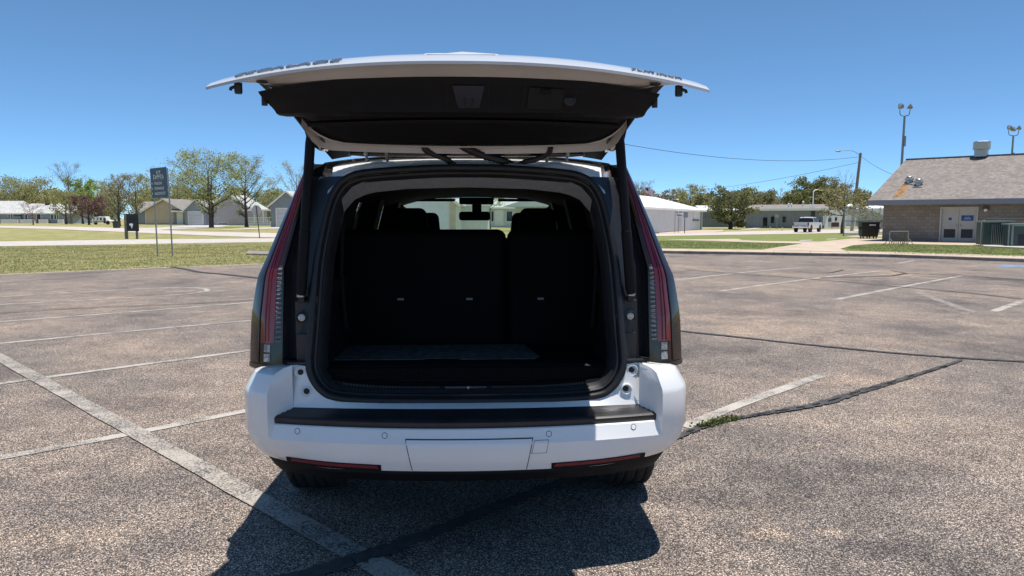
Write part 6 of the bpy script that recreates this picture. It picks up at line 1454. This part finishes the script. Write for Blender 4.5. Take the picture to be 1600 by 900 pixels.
# black board on timber posts
b = at(206, 373.5); t = thing('notice_board', 'black board on two timber posts behind the path on the left', 'board', b, R(6)); S_ = b.y / F_PX
for px, w, tp in ((197.5, .20, 334), (213.2, .13, 345)): g = MB(); g.box(((px - 206) * S_, .1, (373.5 - tp) * S_ / 2), (w, .14, (373.5 - tp) * S_)); g.build('post', M['pole_wood'], t)
z0, z1 = (373.5 - 361.3) * S_, (373.5 - 334.3) * S_; g = MB(); g.box(((208.5 - 206) * S_, 0, (z0 + z1) / 2), (17.5 * S_, .06, z1 - z0)); p = g.build('board', mat('black_board', (.018, .019, .019), .7, var=.5, scale=5), t)
for i in range(5): g = MB(); g.box(((208.5 - 206) * S_, -.035, lerp(z0, z1, (i + .8) / 5.6)), (17 * S_, .02, .05)); g.build('batten', M['louvre'], p)
g = MB(); zc = lerp(z0, z1, .33); g.extrude([(-.12, -.05, zc + .12), (.06, -.05, zc + .16), (.16, -.05, zc + .08), (.12, -.05, zc - .02), (.06, -.05, zc - .25), (.0, -.05, zc - .05), (-.1, -.05, zc + .02)], (0, .01, 0)); g.build('torn_notice', M['sign_white'], p)
# wheelie bin
b = at(182, 356.6); t = thing('wheelie_bin', 'dark green wheelie bin at the edge of the far road', 'bin', b); S_ = b.y / F_PX
g = MB(); g.box((0, 0, 5 * S_), (8.2 * S_, .6, 9.5 * S_)); g.v = [(x * (.82 if z < 2 * S_ else 1), y * (.82 if z < 2 * S_ else 1), z) for x, y, z in g.v]; g.build('body', mat('bin_plastic', (.022, .032, .03), .5), t, bevel=.03)
g = MB(); g.box((0, -.02, 10.3 * S_), (9.6 * S_, .72, .09), rx=R(5)); g.build('lid', M['dumpster'], t, bevel=.02)
for s in (-1, 1): g = MB(); g.lathe([(.11, -.03), (.11, .03)], (s * .27, .26, .11), 12, 'X'); g.build('wheel', M['tyre'], t)
# white camper van parked by the trees
b = at(158, 351); t = thing('camper_van', 'white camper van parked beyond the purple tree', 'camper', (b.x, b.y, b.z), R(8)); S_ = b.y / F_PX; Lc = 27 * S_; Hc = 12.5 * S_
g = MB(); g.extrude([(-Lc * .5, 0, .35), (Lc * .30, 0, .35), (Lc * .30, 0, Hc * .55), (Lc * .26, 0, Hc * .95), (Lc * .2, 0, Hc), (-Lc * .47, 0, Hc), (-Lc * .5, 0, Hc * .9)], (0, 2.0, 0)); g.build('body', M['white_paint'], t, bevel=.04)
g = MB(); g.extrude([(Lc * .302, .1, .35), (Lc * .5, .1, .35), (Lc * .5, .1, Hc * .45), (Lc * .40, .1, Hc * .55), (Lc * .302, .1, Hc * .58)], (0, 1.8, 0)); g.build('cab', M['offwhite'], t, bevel=.04)
for x0_, x1_, z0_, z1_ in ((-.40, -.33, .6, .8), (-.22, -.15, .6, .8), (-.05, .05, .55, .88), (.14, .26, .15, .85)): g = MB(); g.box((Lc * (x0_ + x1_) / 2, -.01, Hc * (z0_ + z1_) / 2), (Lc * (x1_ - x0_), .03, Hc * (z1_ - z0_))); g.build('window' if x0_ < .1 else 'door', M['win_glass'], t)
g = MB(); g.box((-.1 * Lc, -.012, Hc * .42), (Lc * .7, .02, .08)); g.build('stripe', M['navy'], t)
for x in (-.3 * Lc, .36 * Lc): g = MB(); g.lathe([(.32, -.1), (.32, .1)], (x, .1, .32), 16, 'Y'); g.build('wheel', M['tyre'], t)

# ------------------------------------------------------------------ small plants and stray detail
# weeds in the crack beside the bumper
rs = np.random.RandomState(9)
WL = ('small green weed tuft closest to the SUV bumper', 'second green weed tuft from the SUV bumper', 'middle green weed tuft in the crack beside the SUV', 'fourth weed tuft in the crack, counted from the bumper', 'rightmost green weed tuft in the asphalt crack')
for k, (px, py) in enumerate(((1098, 666), (1112, 662), (1122, 659), (1134, 656), (1142, 655))):
    b = at(px, py + 2, LZ); t = thing('weed', WL[k], 'weed', b, 0, 'weeds in the asphalt crack')
    n = 80; C = rs.normal(size=(n, 3)) * np.array([.036, .014, .009]) + np.array([0, 0, .014]); C[:, 2] = np.abs(C[:, 2]) + .004
    leaf_mesh('leaves', C, .018, M['lf_hedge'], t, rs, 1.6)
# grass blades on the nearer lawns: one mass
def blades(name, poly_px, n, h, cols, z, seed, label):
    rs = np.random.RandomState(seed); P_ = [at(x, y, z) for x, y in poly_px]; xs_ = [p.x for p in P_]; ys_ = [p.y for p in P_]; pts = []
    X = rs.uniform(min(xs_), max(xs_), n * 4); Y_ = rs.uniform(min(ys_), max(ys_), n * 4); ins = np.zeros(len(X), bool); j = len(P_) - 1
    for i in range(len(P_)):
        c = ((P_[i].y > Y_) != (P_[j].y > Y_)) & (X < (P_[j].x - P_[i].x) * (Y_ - P_[i].y) / (P_[j].y - P_[i].y + 1e-9) + P_[i].x); ins ^= c; j = i
    X, Y_ = X[ins][:n], Y_[ins][:n]; n = len(X); a = rs.uniform(0, 6.28, n); hh = h * rs.uniform(.4, 1.3, n); w = .022; ln = rs.normal(size=(n, 2)) * .4 * hh[:, None]
    zz = np.array([Z(x, y) for x, y in zip(X, Y_)]) + z
    V = np.stack([np.stack([X - np.cos(a) * w, Y_ - np.sin(a) * w, zz], 1), np.stack([X + np.cos(a) * w, Y_ + np.sin(a) * w, zz], 1), np.stack([X + ln[:, 0], Y_ + ln[:, 1], zz + hh], 1)], 1).reshape(-1, 3)
    o = stuff(quick(name, V, np.arange(3 * n).reshape(-1, 3), M[cols])); o['label'] = label
M['blade'] = leafmat('grass_blades', [(0, (0.24, 0.26, 0.09)), (0.45, (0.42, 0.42, 0.18)), (0.75, (0.50, 0.45, 0.23)), (1, (0.62, 0.50, 0.31))], .45, .45)
M['blade2'] = leafmat('lawn_blades', [(0, (0.17, 0.22, 0.07)), (0.6, (0.31, 0.35, 0.13)), (1, (0.48, 0.44, 0.22))], .45, .6)
blades('grass_blades', [(-60, 431), (120, 423.5), (270, 417.5), (470, 409.5), (470, 379), (0, 385.5), (-60, 387)], 40000, .032, 'blade', 0, 3, 'patchy grass left of the lot')
blades('grass_blades', [(1314, 389), (1390, 396.5), (1640, 403), (1640, 388), (1540, 384.5), (1390, 380.8), (1335, 383.5)], 14000, .03, 'blade2', RZ, 4, 'green grass in front of the block building')
blades('grass_blades', [(1030, 388.5), (1200, 388.8), (1248, 381), (1030, 376)], 10000, .03, 'blade2', RZ, 5, 'green grass right of the SUV')
